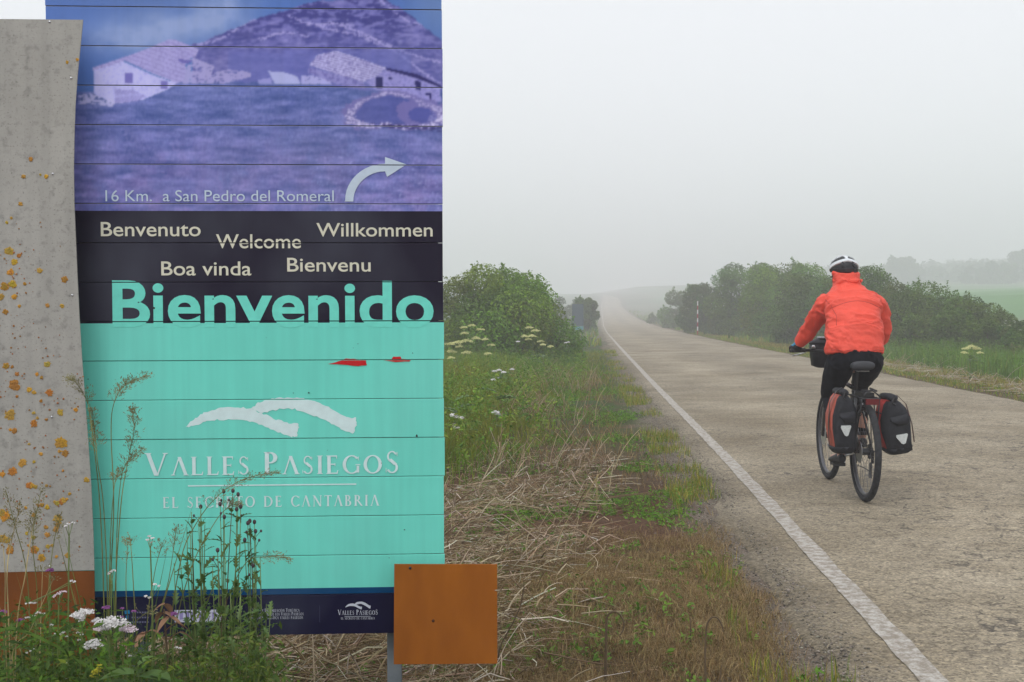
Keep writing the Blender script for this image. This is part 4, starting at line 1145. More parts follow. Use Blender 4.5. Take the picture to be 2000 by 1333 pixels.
# sparse dead grass further on
def m_b2(x, y):
    t = TL(x, y); return sstep(.05, .4, t) * sstep(.45, .6, fbm(x * .9, y * .6, 85)) * sstep(7, 8, y)
x, y = sample(11000, 7, 30, lambda y: (ledge(y) - 4.5, ledge(y)), 404, m_b2, 1.3)
n = len(x); r = np.random.default_rng(405)
blades('dead_grass', x, y, .04 + .14 * r.random(n) ** 1.6, .003 + .003 * r.random(n), .2 + .7 * r.random(n), pal(r, n, BROWNS), DRY, 'patches of dry brown grass among the green on the left verge', 406)

# green grass of the left verge
def m_green(x, y):
    t = TL(x, y)
    g1 = sstep(1.0, 2.6, t + (fbm(x * 1.1, y * .8, 86) - .5) * 1.6) * sstep(7.8, 10.8, y + (fbm(x * .9, y * .7, 87) - .5) * 3)
    g2 = .30 * sstep(16, 26, y) * sstep(.15, .7, t)
    return np.clip(g1 * (0.3 + .7 * sstep(.36, .55, fbm(x * 1.6, y * 1.3, 88))) + g2, 0, 1)
x, y = sample(150000, 8.0, 40, lambda y: (np.full_like(y, -6) - .05 * y, ledge(y)), 407, m_green, 1.5)
n = len(x); r = np.random.default_rng(408)
tall = sstep(1.2, 3.5, TL(x, y)) * (0.5 + .9 * fbm(x * .8, y * .8, 89))
cg = pal(r, n, GREENS, [4, 3, 3, 1.3, 1.2]); warm = sstep(.45, .62, fbm(x * .7, y * .5, 90))[:, None]
cg = cg * (1 - warm * .5) + cg[:, [1, 1, 2]] * np.array([1.25, .95, 1.3]) * warm * .5
blades('green_grass', x, y, (.06 + .12 * r.random(n)) + tall * (.16 + .42 * r.random(n)), .004 + .006 * r.random(n) * (1 + y / 30), .1 + .5 * r.random(n), cg, VEG,
       'long green grass and herbs filling the verge between the sign and the big bush', 409)
# herb leaves on little stems: broad foliage texture in the tall growth
def herb_mass(name, label, x, y, seed, hmin, hmax, m, ls, cols, spread=.10, zz=None, wts=None):
    r = np.random.default_rng(seed); n = len(x)
    z = land(x, y) if zz is None else zz
    h = hmin + (hmax - hmin) * r.random(n)
    k = np.repeat(np.arange(n), m)
    t = r.random(len(k))
    a = r.random(len(k)) * 6.283; q = spread * r.random(len(k)) * (1.15 - t * .8)
    P = np.stack([x[k] + np.cos(a) * q, y[k] + np.sin(a) * q, z[k] + h[k] * t], 1)
    N = np.stack([np.cos(a) * .6, np.sin(a) * .6, .4 + r.random(len(k))], 1) + r.normal(size=(len(k), 3)) * .35
    N /= np.linalg.norm(N, axis=1)[:, None]
    V, T = leaf_quads(P, N, ls * (.5 + r.random(len(k))), .38, r)
    plantc = pal(r, n, cols, wts, .2)
    c = plantc[k] * (.8 + .4 * r.random((len(k), 1)))
    o = big(name, V, T, VEG, np.repeat(c, 4, 0)); tag(o, label, 'plants', kind='stuff'); return o
x, y = sample(5200, 9.5, 32, lambda y: (np.full_like(y, -5) - .05 * y, ledge(y) - .9), 410, m_green, 1.4)
herb_mass('leafy_herbs', 'leafy green herbs growing through the long grass left of the road', x, y, 411, .15, .62, 26, .024,
          [(0.10, 0.18, 0.03), (0.14, 0.22, 0.042), (0.075, 0.14, 0.03), (0.18, 0.22, 0.05)], .13)
# small clover-like green patches near the road
def m_clover(x, y):
    t = TL(x, y)
    return sstep(.52, .62, fbm(x * 1.5, y * 1.0, 91)) * sstep(.1, .5, t) * (0.35 + .65 * sstep(6.5, 9, y)) * sstep(3.2, 1.6, t * (1 - .03 * y))
x, y = sample(13000, 3.8, 26, lambda y: (np.full_like(y, -1.2) , ledge(y) - .02), 412, m_clover, 1.3)
herb_mass('low_green_herbs', 'patches of low bright green herbs on the bare soil beside the road', x, y, 413, .01, .05, 7, .011,
          [(0.10, 0.20, 0.035), (0.13, 0.23, 0.05), (0.08, 0.15, 0.03)], .035)
x, y = sample(420, 3.9, 12, lambda y: (np.full_like(y, -1.0), ledge(y) - .1), 414, lambda x, y: sstep(.4, .6, fbm(x * 2, y * 2, 92)))
herb_mass('low_green_herbs', 'scattered sprigs of green herbs poking through the straw', x, y, 415, .03, .10, 12, .014, [(0.09, 0.17, 0.035), (0.12, 0.20, 0.05)], .05)
# grass fringe touching the asphalt
x, y = sample(9000, 3.8, 40, lambda y: (ledge(y) - .35, ledge(y) + .04), 416, lambda x, y: sstep(.5, .66, fbm(x * 1.5, y * 1.1, 93)), 1.3)
n = len(x); r = np.random.default_rng(417)
blades('fringe_grass', x, y, .03 + .13 * r.random(n) ** 2, .0022 + .002 * r.random(n) + y * .0001, .1 + .6 * r.random(n), pal(r, n, GREENS + BROWNS[:3]), VEG, 'thin tufts of grass along the left edge of the asphalt', 418)

# right verge
x, y = sample(52000, 11, 80, lambda y: (line_x(y) + ROAD_R - .03, line_x(y) + ROAD_R + 2.4), 419,
              lambda x, y: sstep(-.03, .25, TR(x, y)) * (.25 + .75 * sstep(.4, .55, fbm(x * 1.2, y * .8, 94))), 1.4)
n = len(x); r = np.random.default_rng(420); tt = TR(x, y)
cc = pal(r, n, GREENS, [3, 3, 2, 2, 2]); dry = (r.random(n) < .25 + .5 * sstep(.4, 1.0, tt) * sstep(2.6, 1.6, tt))
cc[dry] = pal(r, int(dry.sum()), BROWNS)
blades('right_verge_grass', x, y, .03 + .10 * r.random(n) + .10 * sstep(.9, 2.2, tt), .006 + .008 * r.random(n), .2 + .6 * r.random(n), cc, VEG, 'short mixed green and dry grass along the right edge of the road', 421)
x, y = sample(80000, 13, 75, lambda y: (line_x(y) + ROAD_R + 1.9, line_x(y) + ROAD_R + 9 + .1 * y), 422,
              lambda x, y: sstep(1.8, 3.0, TR(x, y) + (fbm(x * .8, y * .8, 95) - .5) * 1.2), 1.5)
n = len(x); r = np.random.default_rng(423)
blades('tall_meadow_grass', x, y, (.30 + .45 * r.random(n)) * (.7 + .6 * fbm(x * .6, y * .6, 96)), .012 + .012 * r.random(n), .05 + .35 * r.random(n), pal(r, n, [(0.09, 0.175, 0.035), (0.12, 0.20, 0.045), (0.07, 0.13, 0.03), (.17, .19, .07)], [4, 3, 3, 1]), VEG,
       'tall bright green grass in front of the bushes on the right', 424)
x, y = sample(1200, 14, 45, lambda y: (line_x(y) + ROAD_R + 2.2, line_x(y) + ROAD_R + 7), 425, None, 1.3)
herb_mass('meadow_herbs', 'leafy herbs in the tall grass on the right', x, y, 426, .4, .8, 20, .04, [(0.08, 0.15, 0.035), (0.11, 0.18, 0.045)], .16)
# far meadow tufts
x, y = sample(26000, 45, 240, lambda y: (line_x(y) - 22, line_x(y) + 40), 427, lambda x, y: ((TL(x, y) > .3) | (TR(x, y) > .3)) * sstep(.4, .6, fbm(x * .2, y * .15, 97)), 1.2)
n = len(x); r = np.random.default_rng(428)
blades('far_grass', x, y, .15 + .35 * r.random(n), .05 + .06 * r.random(n), .2 + .4 * r.random(n), pal(r, n, GREENS), VEG, 'rough grass of the misty fields on both sides of the distant road', 429)

# straw: cut stalks lying about, some bent up
def stalks(name, label, x, y, L_, rad, up, seed, cols, zbase=None, k=5):
    r = np.random.default_rng(seed); n = len(x)
    a = np.where(r.random(n) < .35, .35 + .5 * r.normal(size=n), r.random(n) * 6.283)
    c = r.normal(size=n) * .45                       # curvature
    pts = []
    z0 = (land(x, y) if zbase is None else zbase) + .01 + .05 * r.random(n) ** 2
    hx, hy, hz = x.copy(), y.copy(), z0.copy()
    step = L_ / k; kinkat = r.integers(1, k, n)
    el = up.copy()
    for i in range(k + 1):
        pts.append(np.stack([hx, hy, hz], 1))
        hx = hx + np.cos(a) * np.cos(el) * step; hy = hy + np.sin(a) * np.cos(el) * step; hz = hz + np.sin(el) * step
        a = a + c * .25 + np.where(kinkat == i, r.normal(size=n) * .5, 0)
        el = np.where(kinkat == i, -np.abs(el) * .9, el * .85)
        hz = np.maximum(hz, land(hx, hy) + .006)
    P = np.stack(pts, 1)                              # n,k+1,3
    T_ = np.zeros_like(P); T_[:, :-1] = P[:, 1:] - P[:, :-1]; T_[:, -1] = T_[:, -2]
    T_ /= np.linalg.norm(T_, axis=2)[:, :, None] + 1e-9
    U = np.cross(T_, np.array([0.02, .01, 1.0])); U /= np.linalg.norm(U, axis=2)[:, :, None] + 1e-6
    W = np.cross(T_, U)
    vs = []
    taper = np.linspace(1, .6, k + 1)[None, :, None]
    for j in range(3):
        q = 2 * math.pi * j / 3
        vs.append(P + (U * math.cos(q) + W * math.sin(q)) * rad[:, None, None] * taper)
    V = np.stack(vs, 2).reshape(-1, 3)                # n,k+1,3verts
    f = []
    for i in range(k):
        for j in range(3):
            l = (j + 1) % 3
            f.append((i * 3 + j, i * 3 + l, (i + 1) * 3 + l, (i + 1) * 3 + j))
    m = 3 * (k + 1)
    Q = (np.array(f)[None] + m * np.arange(n)[:, None, None]).reshape(-1, 4)
    o = big(name, V, Q, DRY, np.repeat(cols, m, 0)); tag(o, label, 'straw', kind='stuff'); return o
STR = [(0.50, 0.42, 0.31), (0.38, 0.30, 0.20), (0.68, 0.62, 0.54), (0.20, 0.14, 0.085), (0.42, 0.32, 0.21)]
def m_straw(x, y):
    t = TL(x, y)
    a = sstep(.6, 1.3, t + (fbm(x * 1.4, y, 98) - .5) * .8) * sstep(11.4, 9.4, y + (fbm(x, y, 99) - .5) * 2 + np.clip(-x, 0, 9) * .6)
    b = sstep(.36, .56, fbm(x * 1.6, y * 1.6, 100) + .1 * sstep(7, 5, y) * (x < .6))
    near = sstep(.9, 1.5, t) + sstep(5.6, 6.6, y)
    return a * (.12 + .88 * b) * np.clip(near, .08, 1)
xr = lambda y: (-1.6 - .05 * y, ledge(y) - .4)
x, y = sample(8000, 3.6, 12, xr, 430, m_straw, 1.0); n = len(x); r = np.random.default_rng(431)
up = np.where(r.random(n) < .24, .5 + .8 * r.random(n), .02 + .25 * r.random(n) ** 2)
stalks('straw_litter', 'pale cut stalks lying in a tangle on the ground right of the sign', x, y, .06 + .32 * r.random(n) ** 2.0, .0015 + .0036 * r.random(n) ** 1.6, up, 432, pal(r, n, STR, [3, 3, 1.6, 2.6, 2]) * .92)
x, y = sample(12000, 3.6, 12, xr, 433, m_straw, 1.0); n = len(x); r = np.random.default_rng(434)
stalks('straw_litter', 'fine straw bits under the cut stalks', x, y, .05 + .16 * r.random(n), .0007 + .0011 * r.random(n), .02 + .5 * r.random(n) ** 2, 435, pal(r, n, [STR[1], STR[3], STR[4]] + BROWNS, None) * .85, k=3)
# straw on the right verge
x, y = sample(1500, 12, 34, lambda y: (line_x(y) + ROAD_R + .5, line_x(y) + ROAD_R + 2.5), 436, lambda x, y: .1 + .9 * sstep(.4, .55, fbm(x, y, 101)), 1.2); n = len(x); r = np.random.default_rng(437)
stalks('straw_litter', 'pale dead stalks along the right verge behind the cyclist', x, y, .2 + .4 * r.random(n), .004 + .004 * r.random(n), np.where(r.random(n) < .3, 1.0 * r.random(n), .1), 438, pal(r, n, [(.5, .45, .38), (.42, .36, .28), (.35, .28, .2)]))
# upright dead stems in the left growth
def m_up(x, y): return sstep(.5, .62, fbm(x * .9, y * .6, 102))
x, y = sample(420, 9.5, 24, lambda y: (-.2 + 0 * y, ledge(y) - .7), 439, m_up, 1.2); n = len(x); r = np.random.default_rng(440)
stalks('dead_stems', 'brown dead stems standing in the green growth left of the road', x, y, .2 + .4 * r.random(n), .002 + .003 * r.random(n), 1.0 + .5 * r.random(n), 441, pal(r, n, [(.30, .22, .13), (.42, .34, .24), (.2, .13, .08)]), k=4)

# ------------------------------------------------------------------ single plants
FLW = material('white_petals', (0.75, 0.73, 0.72), rough=0.8, transl=.2)
FLP = material('pink_white_petals', (0.72, 0.60, 0.66), rough=0.8, transl=.2)
FLG = material('greenish_cream_petals', (0.60, 0.60, 0.27), rough=0.8, transl=.2)
FLM = material('mauve_petals', (0.30, 0.10, 0.30), rough=0.8, transl=.2)
STEM = material('green_stem', (0.13, 0.18, 0.05), rough=0.6, nscale=20, namt=.3)
STEMB = material('brown_stem', (0.11, 0.075, 0.04), rough=0.8, nscale=20, namt=.3)
STEMY = material('straw_stem', (0.34, 0.27, 0.12), rough=0.7, nscale=20, namt=.3)
STEMG = material('olive_culm', (0.15, 0.16, 0.04), rough=0.6, nscale=20, namt=.3)
LEAFM = material('leaf_green', (0.10, 0.175, 0.04), rough=0.5, transl=.3, nscale=15, namt=.35)
LEAFB = material('bright_leaf', (0.12, 0.22, 0.035), rough=0.5, transl=.3, nscale=15, namt=.3)
LEAFD = material('withered_leaf', (0.30, 0.17, 0.10), rough=0.8, transl=.2, nscale=25, namt=.3)
BUD = material('thistle_bud', (0.07, 0.05, 0.055), rough=0.8, nscale=60, namt=.4)
SEED = material('grass_spikelet', (0.22, 0.20, 0.09), rough=0.8, transl=.2)
def at2(px, py, d): return at(px, py, d)
def curve_pts(p0, p1, bend, n=7):
    p0 = Vector(p0); p1 = Vector(p1)
    return [p0 + (p1 - p0) * (i / (n - 1)) + Vector(bend) * math.sin(math.pi * i / (n - 1)) for i in range(n)]
def loc(root, pts):
    o = Vector(root.location); return [Vector(p) - o for p in pts]
def umbel(parent, c, rad, mat, r, name='flower_head', dens=1.0, sz=.0032):
    G = Geo(); n = int(16 * dens)
    for i in range(n):
        a = r.uniform(0, 6.28); q = rad * math.sqrt(r.random())
        k = Vector((q * math.cos(a), q * math.sin(a), (rad - q) * .45 + r.uniform(-.12, .12) * rad)) + c
        for j in range(6):
            p = k + Vector((r.gauss(0, 1), r.gauss(0, 1), r.gauss(0, .35))) * rad * .17
            s = sz * r.uniform(.6, 1.3)
            u = Vector((r.uniform(-1, 1), r.uniform(-1, 1), r.uniform(-.5, .5))).normalized(); w = u.orthogonal().normalized()
            G.add([p + u * s, p + w * s, p - u * s, p - w * s], [(0, 1, 2, 3)])
    return G.build(name, mat, parent)
def leaf(parent, p0, dirv, L_, w, mat, name='leaf', lobed=False, droop=.3, r=random):
    """leaf blade with a folded midrib, optionally pinnately lobed"""
    d = Vector(dirv).normalized(); side = d.cross(Vector((0, 0, 1)))
    if side.length < .1: side = Vector((1, 0, 0))
    side.normalize(); upv = side.cross(d)
    G = Geo(); m = 9 if lobed else 5
    mid = []; ls_ = []; rs_ = []
    for i in range(m + 1):
        t = i / m
        c = p0 + d * L_ * t - Vector((0, 0, 1)) * droop * L_ * t * t
        ww = w * math.sin(math.pi * min(1, .12 + .88 * t) ** .8) if i < m else 0.0
        if lobed: ww *= (1.0 if i % 2 else .35)
        mid.append(c); ls_.append(c + side * ww + upv * ww * .25 + (d * ww * .5 if lobed and i % 2 else Vector())); rs_.append(c - side * ww + upv * ww * .25 + (d * ww * .5 if lobed and i % 2 else Vector()))
    vs = mid + ls_ + rs_; k = m + 1
    G.add(vs, [(i, i + 1, k + i + 1, k + i) for i in range(m)] + [(i + 1, i, 2 * k + i, 2 * k + i + 1) for i in range(m)])
    return G.build(name, mat, parent)
def copyleaf(src, parent, locv, rot, sc):
    o = src.copy(); C.objects.link(o); o.parent = parent; o.location = locv; o.rotation_euler = rot; o.scale = (sc, sc, sc); return o

r = random.Random(77)
# cow-parsley like umbels in front of the left bush
def umbel_plant(label, px, d, tops, mat, seed, group=None, headr=.075):
    rr = random.Random(seed); base = at(px, 600, d); base.z = float(land(base.x, d))
    root = empty('umbel_plant', base, label=label, cat='plant', group=group)
    G = Geo(); G.tube(loc(root, curve_pts(base, at(px, min(t[1] for t in tops) + 25, d), (.02, 0, 0))), [.008, .007, .006, .006, .005, .004, .003], 5); G.build('stem', STEM, root)
    for (tx, ty, s) in tops:
        p = at(tx, ty, d + rr.uniform(-.3, .3)) - base
        G = Geo(); G.tube([Vector((0, 0, p.z * .55)), Vector((p.x * .4, p.y * .4, p.z * .75)), p], .003, 4); G.build('stalk', STEM, root)
        umbel(root, p, headr * s, mat, rr, dens=2.3, sz=.0095)
    for i in range(7):
        a = rr.uniform(0, 6.28); leaf(root, Vector((0, 0, rr.uniform(.05, .5) * 1.0)), (math.cos(a), math.sin(a), .4), .28, .06, LEAFM, lobed=True)
    return root
umbel_plant('plant with broad cream-green flower heads beside the sign edge, in front of the bush', 905, 24, [(906, 641, 1.1), (922, 637, 1), (938, 645, 1.1), (908, 652, 1), (930, 662, 1.2), (948, 664, 1)], FLG, 501)
umbel_plant('plant with cream flower heads lowest and nearest the sign edge', 890, 21, [(880, 673, 1.2), (896, 670, 1.4), (912, 668, 1.4), (882, 688, 1.1), (912, 690, 1.2), (881, 700, .9), (898, 678, 1)], FLG, 502)
umbel_plant('single umbel plant with a wide cream head between the two flowering groups', 952, 24, [(954, 692, 1.1), (960, 675, 1)], FLG, 503)
umbel_plant('flowering plant with cream umbels near the middle of the big bush', 1040, 26, [(1034, 641, 1.1), (1046, 647, 1.3), (1024, 658, 1.2), (1040, 658, 1.3), (1056, 668, 1), (1060, 674, .9), (1076, 678, 1), (1032, 664, 1)], FLG, 504)
umbel_plant('pale flowered umbel plant standing in the tall grass on the right', 1895, 22, [(1888, 682, 1.4), (1898, 678, 1.4), (1908, 682, 1.3), (1914, 690, 1), (1884, 690, 1.1)], FLG, 505, headr=.06)
for i, (tops, px, d, lab) in enumerate([
    ([(966, 726, 1), (974, 724, 1), (984, 728, 1), (964, 742, .9), (972, 740, 1), (1000, 722, .8)], 976, 17, 'small white flowers in the green grass below the big bush'),
    ([(886, 812, 1), (894, 816, 1), (900, 817, .8), (886, 830, .7), (890, 836, .8), (896, 848, .7)], 890, 11.5, 'small white flowers close to the right edge of the sign'),
    ([(968, 806, .9), (972, 809, .7)], 970, 12.5, 'single white flower head in the middle of the long grass'),
    ([(1012, 668, 1), (1106, 670, 1), (1110, 669, .8)], 1060, 24, 'tiny white flowers at the right foot of the big bush')]):
    umbel_plant(lab, px, d, tops, FLW, 510 + i, headr=.035)

# grasses in front of the sign
def panicle(root, pts, n, r, size=.05, name='panicle', sp=.0065):
    """fine branched seed head along the given pts (root-local)"""
    G = Geo()
    for i in range(n):
        t = r.random(); k = t * (len(pts) - 1); j = min(int(k), len(pts) - 2); p = pts[j].lerp(pts[j + 1], k - j)
        tang = (pts[j + 1] - pts[j]).normalized()
        q = (Vector((r.uniform(-1, 1), r.uniform(-.5, .5), r.uniform(-.2, .6))) + tang * .9).normalized()
        L_ = size * (1 - .65 * t) * r.uniform(.35, 1)
        e = p + q * L_ - Vector((0, 0, L_ * .25))
        w = Vector((.00035, 0, .0002)); G.add([p - w, p + w, e], [(0, 1, 2)])
        for m_ in range(3):
            f = p.lerp(e, r.uniform(.45, 1)) + Vector((r.uniform(-1, 1), 0, r.uniform(-1, 1))) * .003
            dd = (q + Vector((r.uniform(-.4, .4), 0, r.uniform(-.5, .2)))).normalized(); s = sp * r.uniform(.6, 1.1)
            sd = dd.orthogonal().normalized() * s * .16
            G.add([f, f + dd * s * .5 + sd, f + dd * s, f + dd * s * .5 - sd], [(0, 1, 2, 3)])
    return G.build(name, SEED, root)
def grass_clump(label, px, d, culms, seed, stem=STEMG, blades_=14, bladeh=(.3, .7), wid=.006, group=None):
    """culms: list of ((px,py) way points from low to high, panicle fraction, density)"""
    rr = random.Random(seed); base = at(px, 600, d); base.z = float(land(base.x, d))
    root = empty('tall_grass_plant', base, label=label, cat='grass plant', group=group)
    for way, frac, dens in culms:
        pts = [Vector((rr.uniform(-.03, .03), rr.uniform(-.03, .03), 0))] + [at(a, b, d + rr.uniform(-.03, .03)) - base for a, b in way]
        # resample smoothly
        P = []
        for i in range(len(pts) - 1):
            p0 = pts[max(i - 1, 0)]; p1 = pts[i]; p2 = pts[i + 1]; p3 = pts[min(i + 2, len(pts) - 1)]
            for s in range(5):
                t = s / 5
                P.append(.5 * ((2 * p1) + (p2 - p0) * t + (2 * p0 - 5 * p1 + 4 * p2 - p3) * t * t + (3 * p1 - p0 - 3 * p2 + p3) * t ** 3))
        P.append(pts[-1])
        m = len(P); G = Geo(); G.tube(P, [.0017 - .0012 * i / m for i in range(m)], 5, cap=False); G.build('culm', stem, root)
        if dens: panicle(root, P[int(m * (1 - frac)):], dens, rr)
    for i in range(blades_):
        a = rr.uniform(0, 6.28); h = rr.uniform(*bladeh); ln = rr.uniform(.05, .45)
        p0 = Vector((rr.uniform(-.05, .05), rr.uniform(-.05, .05), 0)); tip = p0 + Vector((math.cos(a) * h * ln, math.sin(a) * h * ln * .5, h))
        mid = p0.lerp(tip, .55) + Vector((0, 0, h * .12)); w = Vector((wid / 2, 0, 0)) * rr.uniform(.6, 1.2)
        G = Geo(); q1 = p0.lerp(mid, .5)
        G.add([p0 - w, p0 + w, q1 - w, q1 + w, mid - w * .8, mid + w * .8, tip], [(0, 1, 3, 2), (2, 3, 5, 4), (4, 5, 6)])
        G.build('blade', rr.choice([STEMG, LEAFM, STEMG, STEMY]), root)
    return root
grass_clump('tallest feathery grass clump, in front of the sign\'s left edge', 215, 2.75,
    [([(212, 1250), (222, 1000), (217, 850), (222, 790), (245, 752), (288, 733)], .33, 150),
     ([(205, 1250), (196, 1000), (182, 860), (172, 790), (150, 750), (135, 740)], .33, 120),
     ([(222, 1250), (235, 1000), (250, 900), (262, 840), (258, 800)], .35, 120),
     ([(212, 1240), (203, 1000), (190, 900), (186, 850), (180, 800)], .35, 120),
     ([(225, 1260), (228, 1050), (240, 920), (275, 880)], .3, 90),
     ([(215, 1260), (215, 1080), (222, 960), (232, 920)], .2, 60)], 601, blades_=20, bladeh=(.5, 1.0))
grass_clump('long arching grass stem bending right over the motto on the sign', 330, 2.7,
    [([(330, 1300), (352, 1100), (385, 1020), (430, 965), (480, 935), (540, 922)], .42, 130),
     ([(335, 1300), (370, 1120), (420, 1020), (448, 990), (460, 985)], .3, 70),
     ([(400, 1300), (440, 1180), (480, 1100), (520, 1088), (560, 1090)], .3, 60)], 602, blades_=8, bladeh=(.3, .6))
grass_clump('thin mixed grasses between the tall clump and the thistles', 290, 2.65,
    [([(285, 1280), (300, 1130), (318, 1060)], .2, 26), ([(270, 1290), (258, 1100), (254, 1050)], .25, 30), ([(300, 1300), (330, 1130), (345, 1030)], .25, 40), ([(255, 1300), (246, 1150), (250, 1060)], .2, 30)], 603, blades_=14, bladeh=(.35, .75))
grass_clump('pale dry grass stems in front of the rusty base at the lower left corner', 30, 2.45,
    [([(12, 1280), (10, 1120), (4, 1050)], .15, 20), ([(18, 1240), (14, 1120), (22, 1060), (40, 985)], .3, 50), ([(30, 1290), (50, 1120), (62, 1040), (70, 1000)], .3, 50), ([(75, 1330), (80, 1200), (83, 1115)], .1, 10), ([(20, 1333), (60, 1230), (105, 1130)], .1, 10)], 604, stem=STEMY, blades_=12, bladeh=(.4, .8))
grass_clump('slender grass heads standing before the lichen-covered sheet', 80, 2.6,
    [([(75, 1280), (72, 1150), (64, 1050), (80, 960)], .35, 50), ([(90, 1280), (95, 1150), (105, 1060), (118, 1010)], .3, 40), ([(60, 1280), (52, 1120), (30, 1030), (12, 960)], .3, 40)], 605, blades_=10, bladeh=(.3, .6))
grass_clump('short drooping grass beside the thistles and the navy strip', 240, 2.4, [([(240, 1300), (262, 1220), (300, 1190)], .2, 16), ([(225, 1310), (200, 1240), (150, 1230)], .2, 10)], 606, blades_=26, bladeh=(.25, .62), wid=.008)
# one long arching straw blade lower left
base = at(30, 600, 2.3); base.z = float(land(base.x, base.y))
root = empty('arching_grass_blade', base, label='long pale blade arching across the weeds at lower left', cat='grass blade')
G = Geo(); P = [Vector((-.1, 0, 0))] + [at(a, b, 2.3) - base for a, b in [(-10, 1235), (20, 1226), (60, 1238), (110, 1262), (150, 1290), (190, 1310)]]
for i in range(len(P) - 1):
    w = Vector((0, .0, .0035)); G.add([P[i] - w, P[i + 1] - w * .9, P[i + 1] + w * .9, P[i] + w], [(0, 1, 2, 3)])
G.build('blade', LEAFB, root)

# thistles in front of the sign
def thistle(label, px, d, tops, seed, mat=LEAFM):
    rr = random.Random(seed); base = at(px, 600, d); base.z = float(land(base.x, d))
    root = empty('thistle_plant', base, label=label, cat='thistle', group='thistles in front of the sign')
    top = max((at(a, b, d) - base for a, b, _ in tops), key=lambda v: v.z)
    trunk = curve_pts(Vector((0, 0, 0)), top, (rr.uniform(-.02, .02), 0, 0), 9)
    G = Geo(); G.tube(trunk, [.0035 - .0028 * i / 8 for i in range(9)], 6); G.build('stem', STEMB if rr.random() < .5 else STEM, root, smooth=True)
    lines = [trunk]
    for (a, b, bud) in tops:
        p = at(a, b, d + rr.uniform(-.04, .04)) - base
        if (p - top).length > .01:
            s = trunk[rr.choice([3, 4, 5])]; s = Vector((s.x, s.y, min(s.z, p.z * .8)))
            ln = curve_pts(s, p, ((p.x - s.x) * .25, 0, -.01), 6); lines.append(ln)
            G = Geo(); G.tube(ln, [.002 - .0012 * i / 5 for i in range(6)], 5); G.build('branch', STEM, root, smooth=True)
        if bud:
            G = Geo(); G.ball(p, (.0046, .0046, .006), 8); G.build('bud', BUD, root, smooth=True)
            if rr.random() < .5:
                q = p + Vector((rr.uniform(-.02, .02), 0, -.022)); G = Geo(); G.ball(q, (.0032, .0032, .004), 6); G.tube([q, p + Vector((0, 0, -.04))], .0008, 3); G.build('bud', BUD, root, smooth=True)
    src = leaf(root, Vector((0, 0, 0)), (1, 0, .5), .075, .015, mat, lobed=True)
    first = True
    for ln in lines:
        m = 20 if ln is trunk else 9
        for i in range(m):
            t = (i + rr.random()) / m * (.96); k = t * (len(ln) - 1); j = min(int(k), len(ln) - 2); p = ln[j].lerp(ln[j + 1], k - j)
            if p.z < .12: continue
            sc = (1.25 - .75 * p.z / max(top.z, .1)) * rr.uniform(.6, 1.15)
            rot = (rr.uniform(-.3, .3), rr.uniform(-.8, .1), rr.uniform(0, 6.28))
            if first: src.location = p; src.rotation_euler = rot; first = False
            else: copyleaf(src, root, p, rot, sc)
    return root
thistle('leftmost thistle, low and leafy, beside the thin grasses', 365, 2.75, [(352, 1090, 0), (365, 1030, 0), (374, 1000, 0), (340, 1100, 0)], 701)
thistle('thistle with a bare brown tip left of the budded thistles', 385, 2.72, [(388, 1010, 0), (400, 1025, 0), (372, 1045, 0), (392, 990, 1)], 702)
thistle('tallest thistle with round dark buds over the motto lettering', 440, 2.7, [(437, 960, 1), (430, 985, 1), (455, 959, 1), (465, 966, 1), (438, 1010, 1), (462, 995, 1), (470, 990, 1)], 703)
thistle('budded thistle right of the tallest one', 478, 2.74, [(488, 1018, 1), (497, 1020, 1), (499, 1038, 1), (478, 1055, 1), (484, 1022, 1)], 704)
thistle('short thistle in the middle of the thistle group', 425, 2.6, [(425, 1075, 1), (415, 1105, 0), (440, 1090, 0)], 705)
thistle('rightmost thistle with yellowish leafy tip by the small print', 505, 2.68, [(508, 1088, 0), (520, 1180, 0), (498, 1120, 0), (494, 1105, 1)], 706)
thistle('spreading thistle seedling low before the navy strip', 470, 2.5, [(470, 1150, 0), (490, 1170, 0), (450, 1160, 0), (529, 1185, 0)], 707)

# dense weeds at the foot of the sign
r_ = np.random.default_rng(620)
def mass(n, pxr, dr, top, seed, ls, cols, label, m=22, spread=.05, name='weed_foliage', wts=None):
    q = np.random.default_rng(seed)
    px = q.uniform(pxr[0], pxr[1], n); d = q.uniform(dr[0], dr[1], n)
    x = (px - 1000) / F * d
    tp = np.interp(px, top[0], top[1])
    ztop = CAMZ - (tp - 600) / F * d
    r2 = np.random.default_rng(seed + 1)
    z = land(x, d); h = (ztop - z) * (0.55 + .45 * q.random(n))
    k = np.repeat(np.arange(n), m); t = r2.random(len(k)) ** .7
    a = r2.random(len(k)) * 6.283; s = spread * r2.random(len(k))
    P = np.stack([x[k] + np.cos(a) * s, d[k] + np.sin(a) * s, z[k] + h[k] * t], 1)
    N = np.stack([np.cos(a) * .5, np.sin(a) * .5 - .3, .5 + r2.random(len(k))], 1) + r2.normal(size=(len(k), 3)) * .4
    N /= np.linalg.norm(N, axis=1)[:, None]
    V, T = leaf_quads(P, N, ls * (.4 + 1.0 * r2.random(len(k))), .36, r2)
    pc = pal(r2, n, cols, wts, .25); c = pc[k] * (.75 + .5 * r2.random((len(k), 1)))
    o = big(name, V, T, VEG, np.repeat(c, 4, 0)); tag(o, label, 'weeds', kind='stuff')
    # thin stems
    G_n = n; W = .0012
    V = np.stack([np.stack([x - W, d, z], 1), np.stack([x + W, d, z], 1), np.stack([x + np.cos(a[::m]) * .02, d, z + h], 1)], 1).reshape(-1, 3)
    o = big(name.replace('foliage', 'stems'), V, np.arange(3 * n).reshape(-1, 3), VEG, np.repeat(np.tile([[.13, .15, .05]], (n, 1)), 3, 0)); tag(o, 'thin stems inside ' + label, 'weeds', kind='stuff')
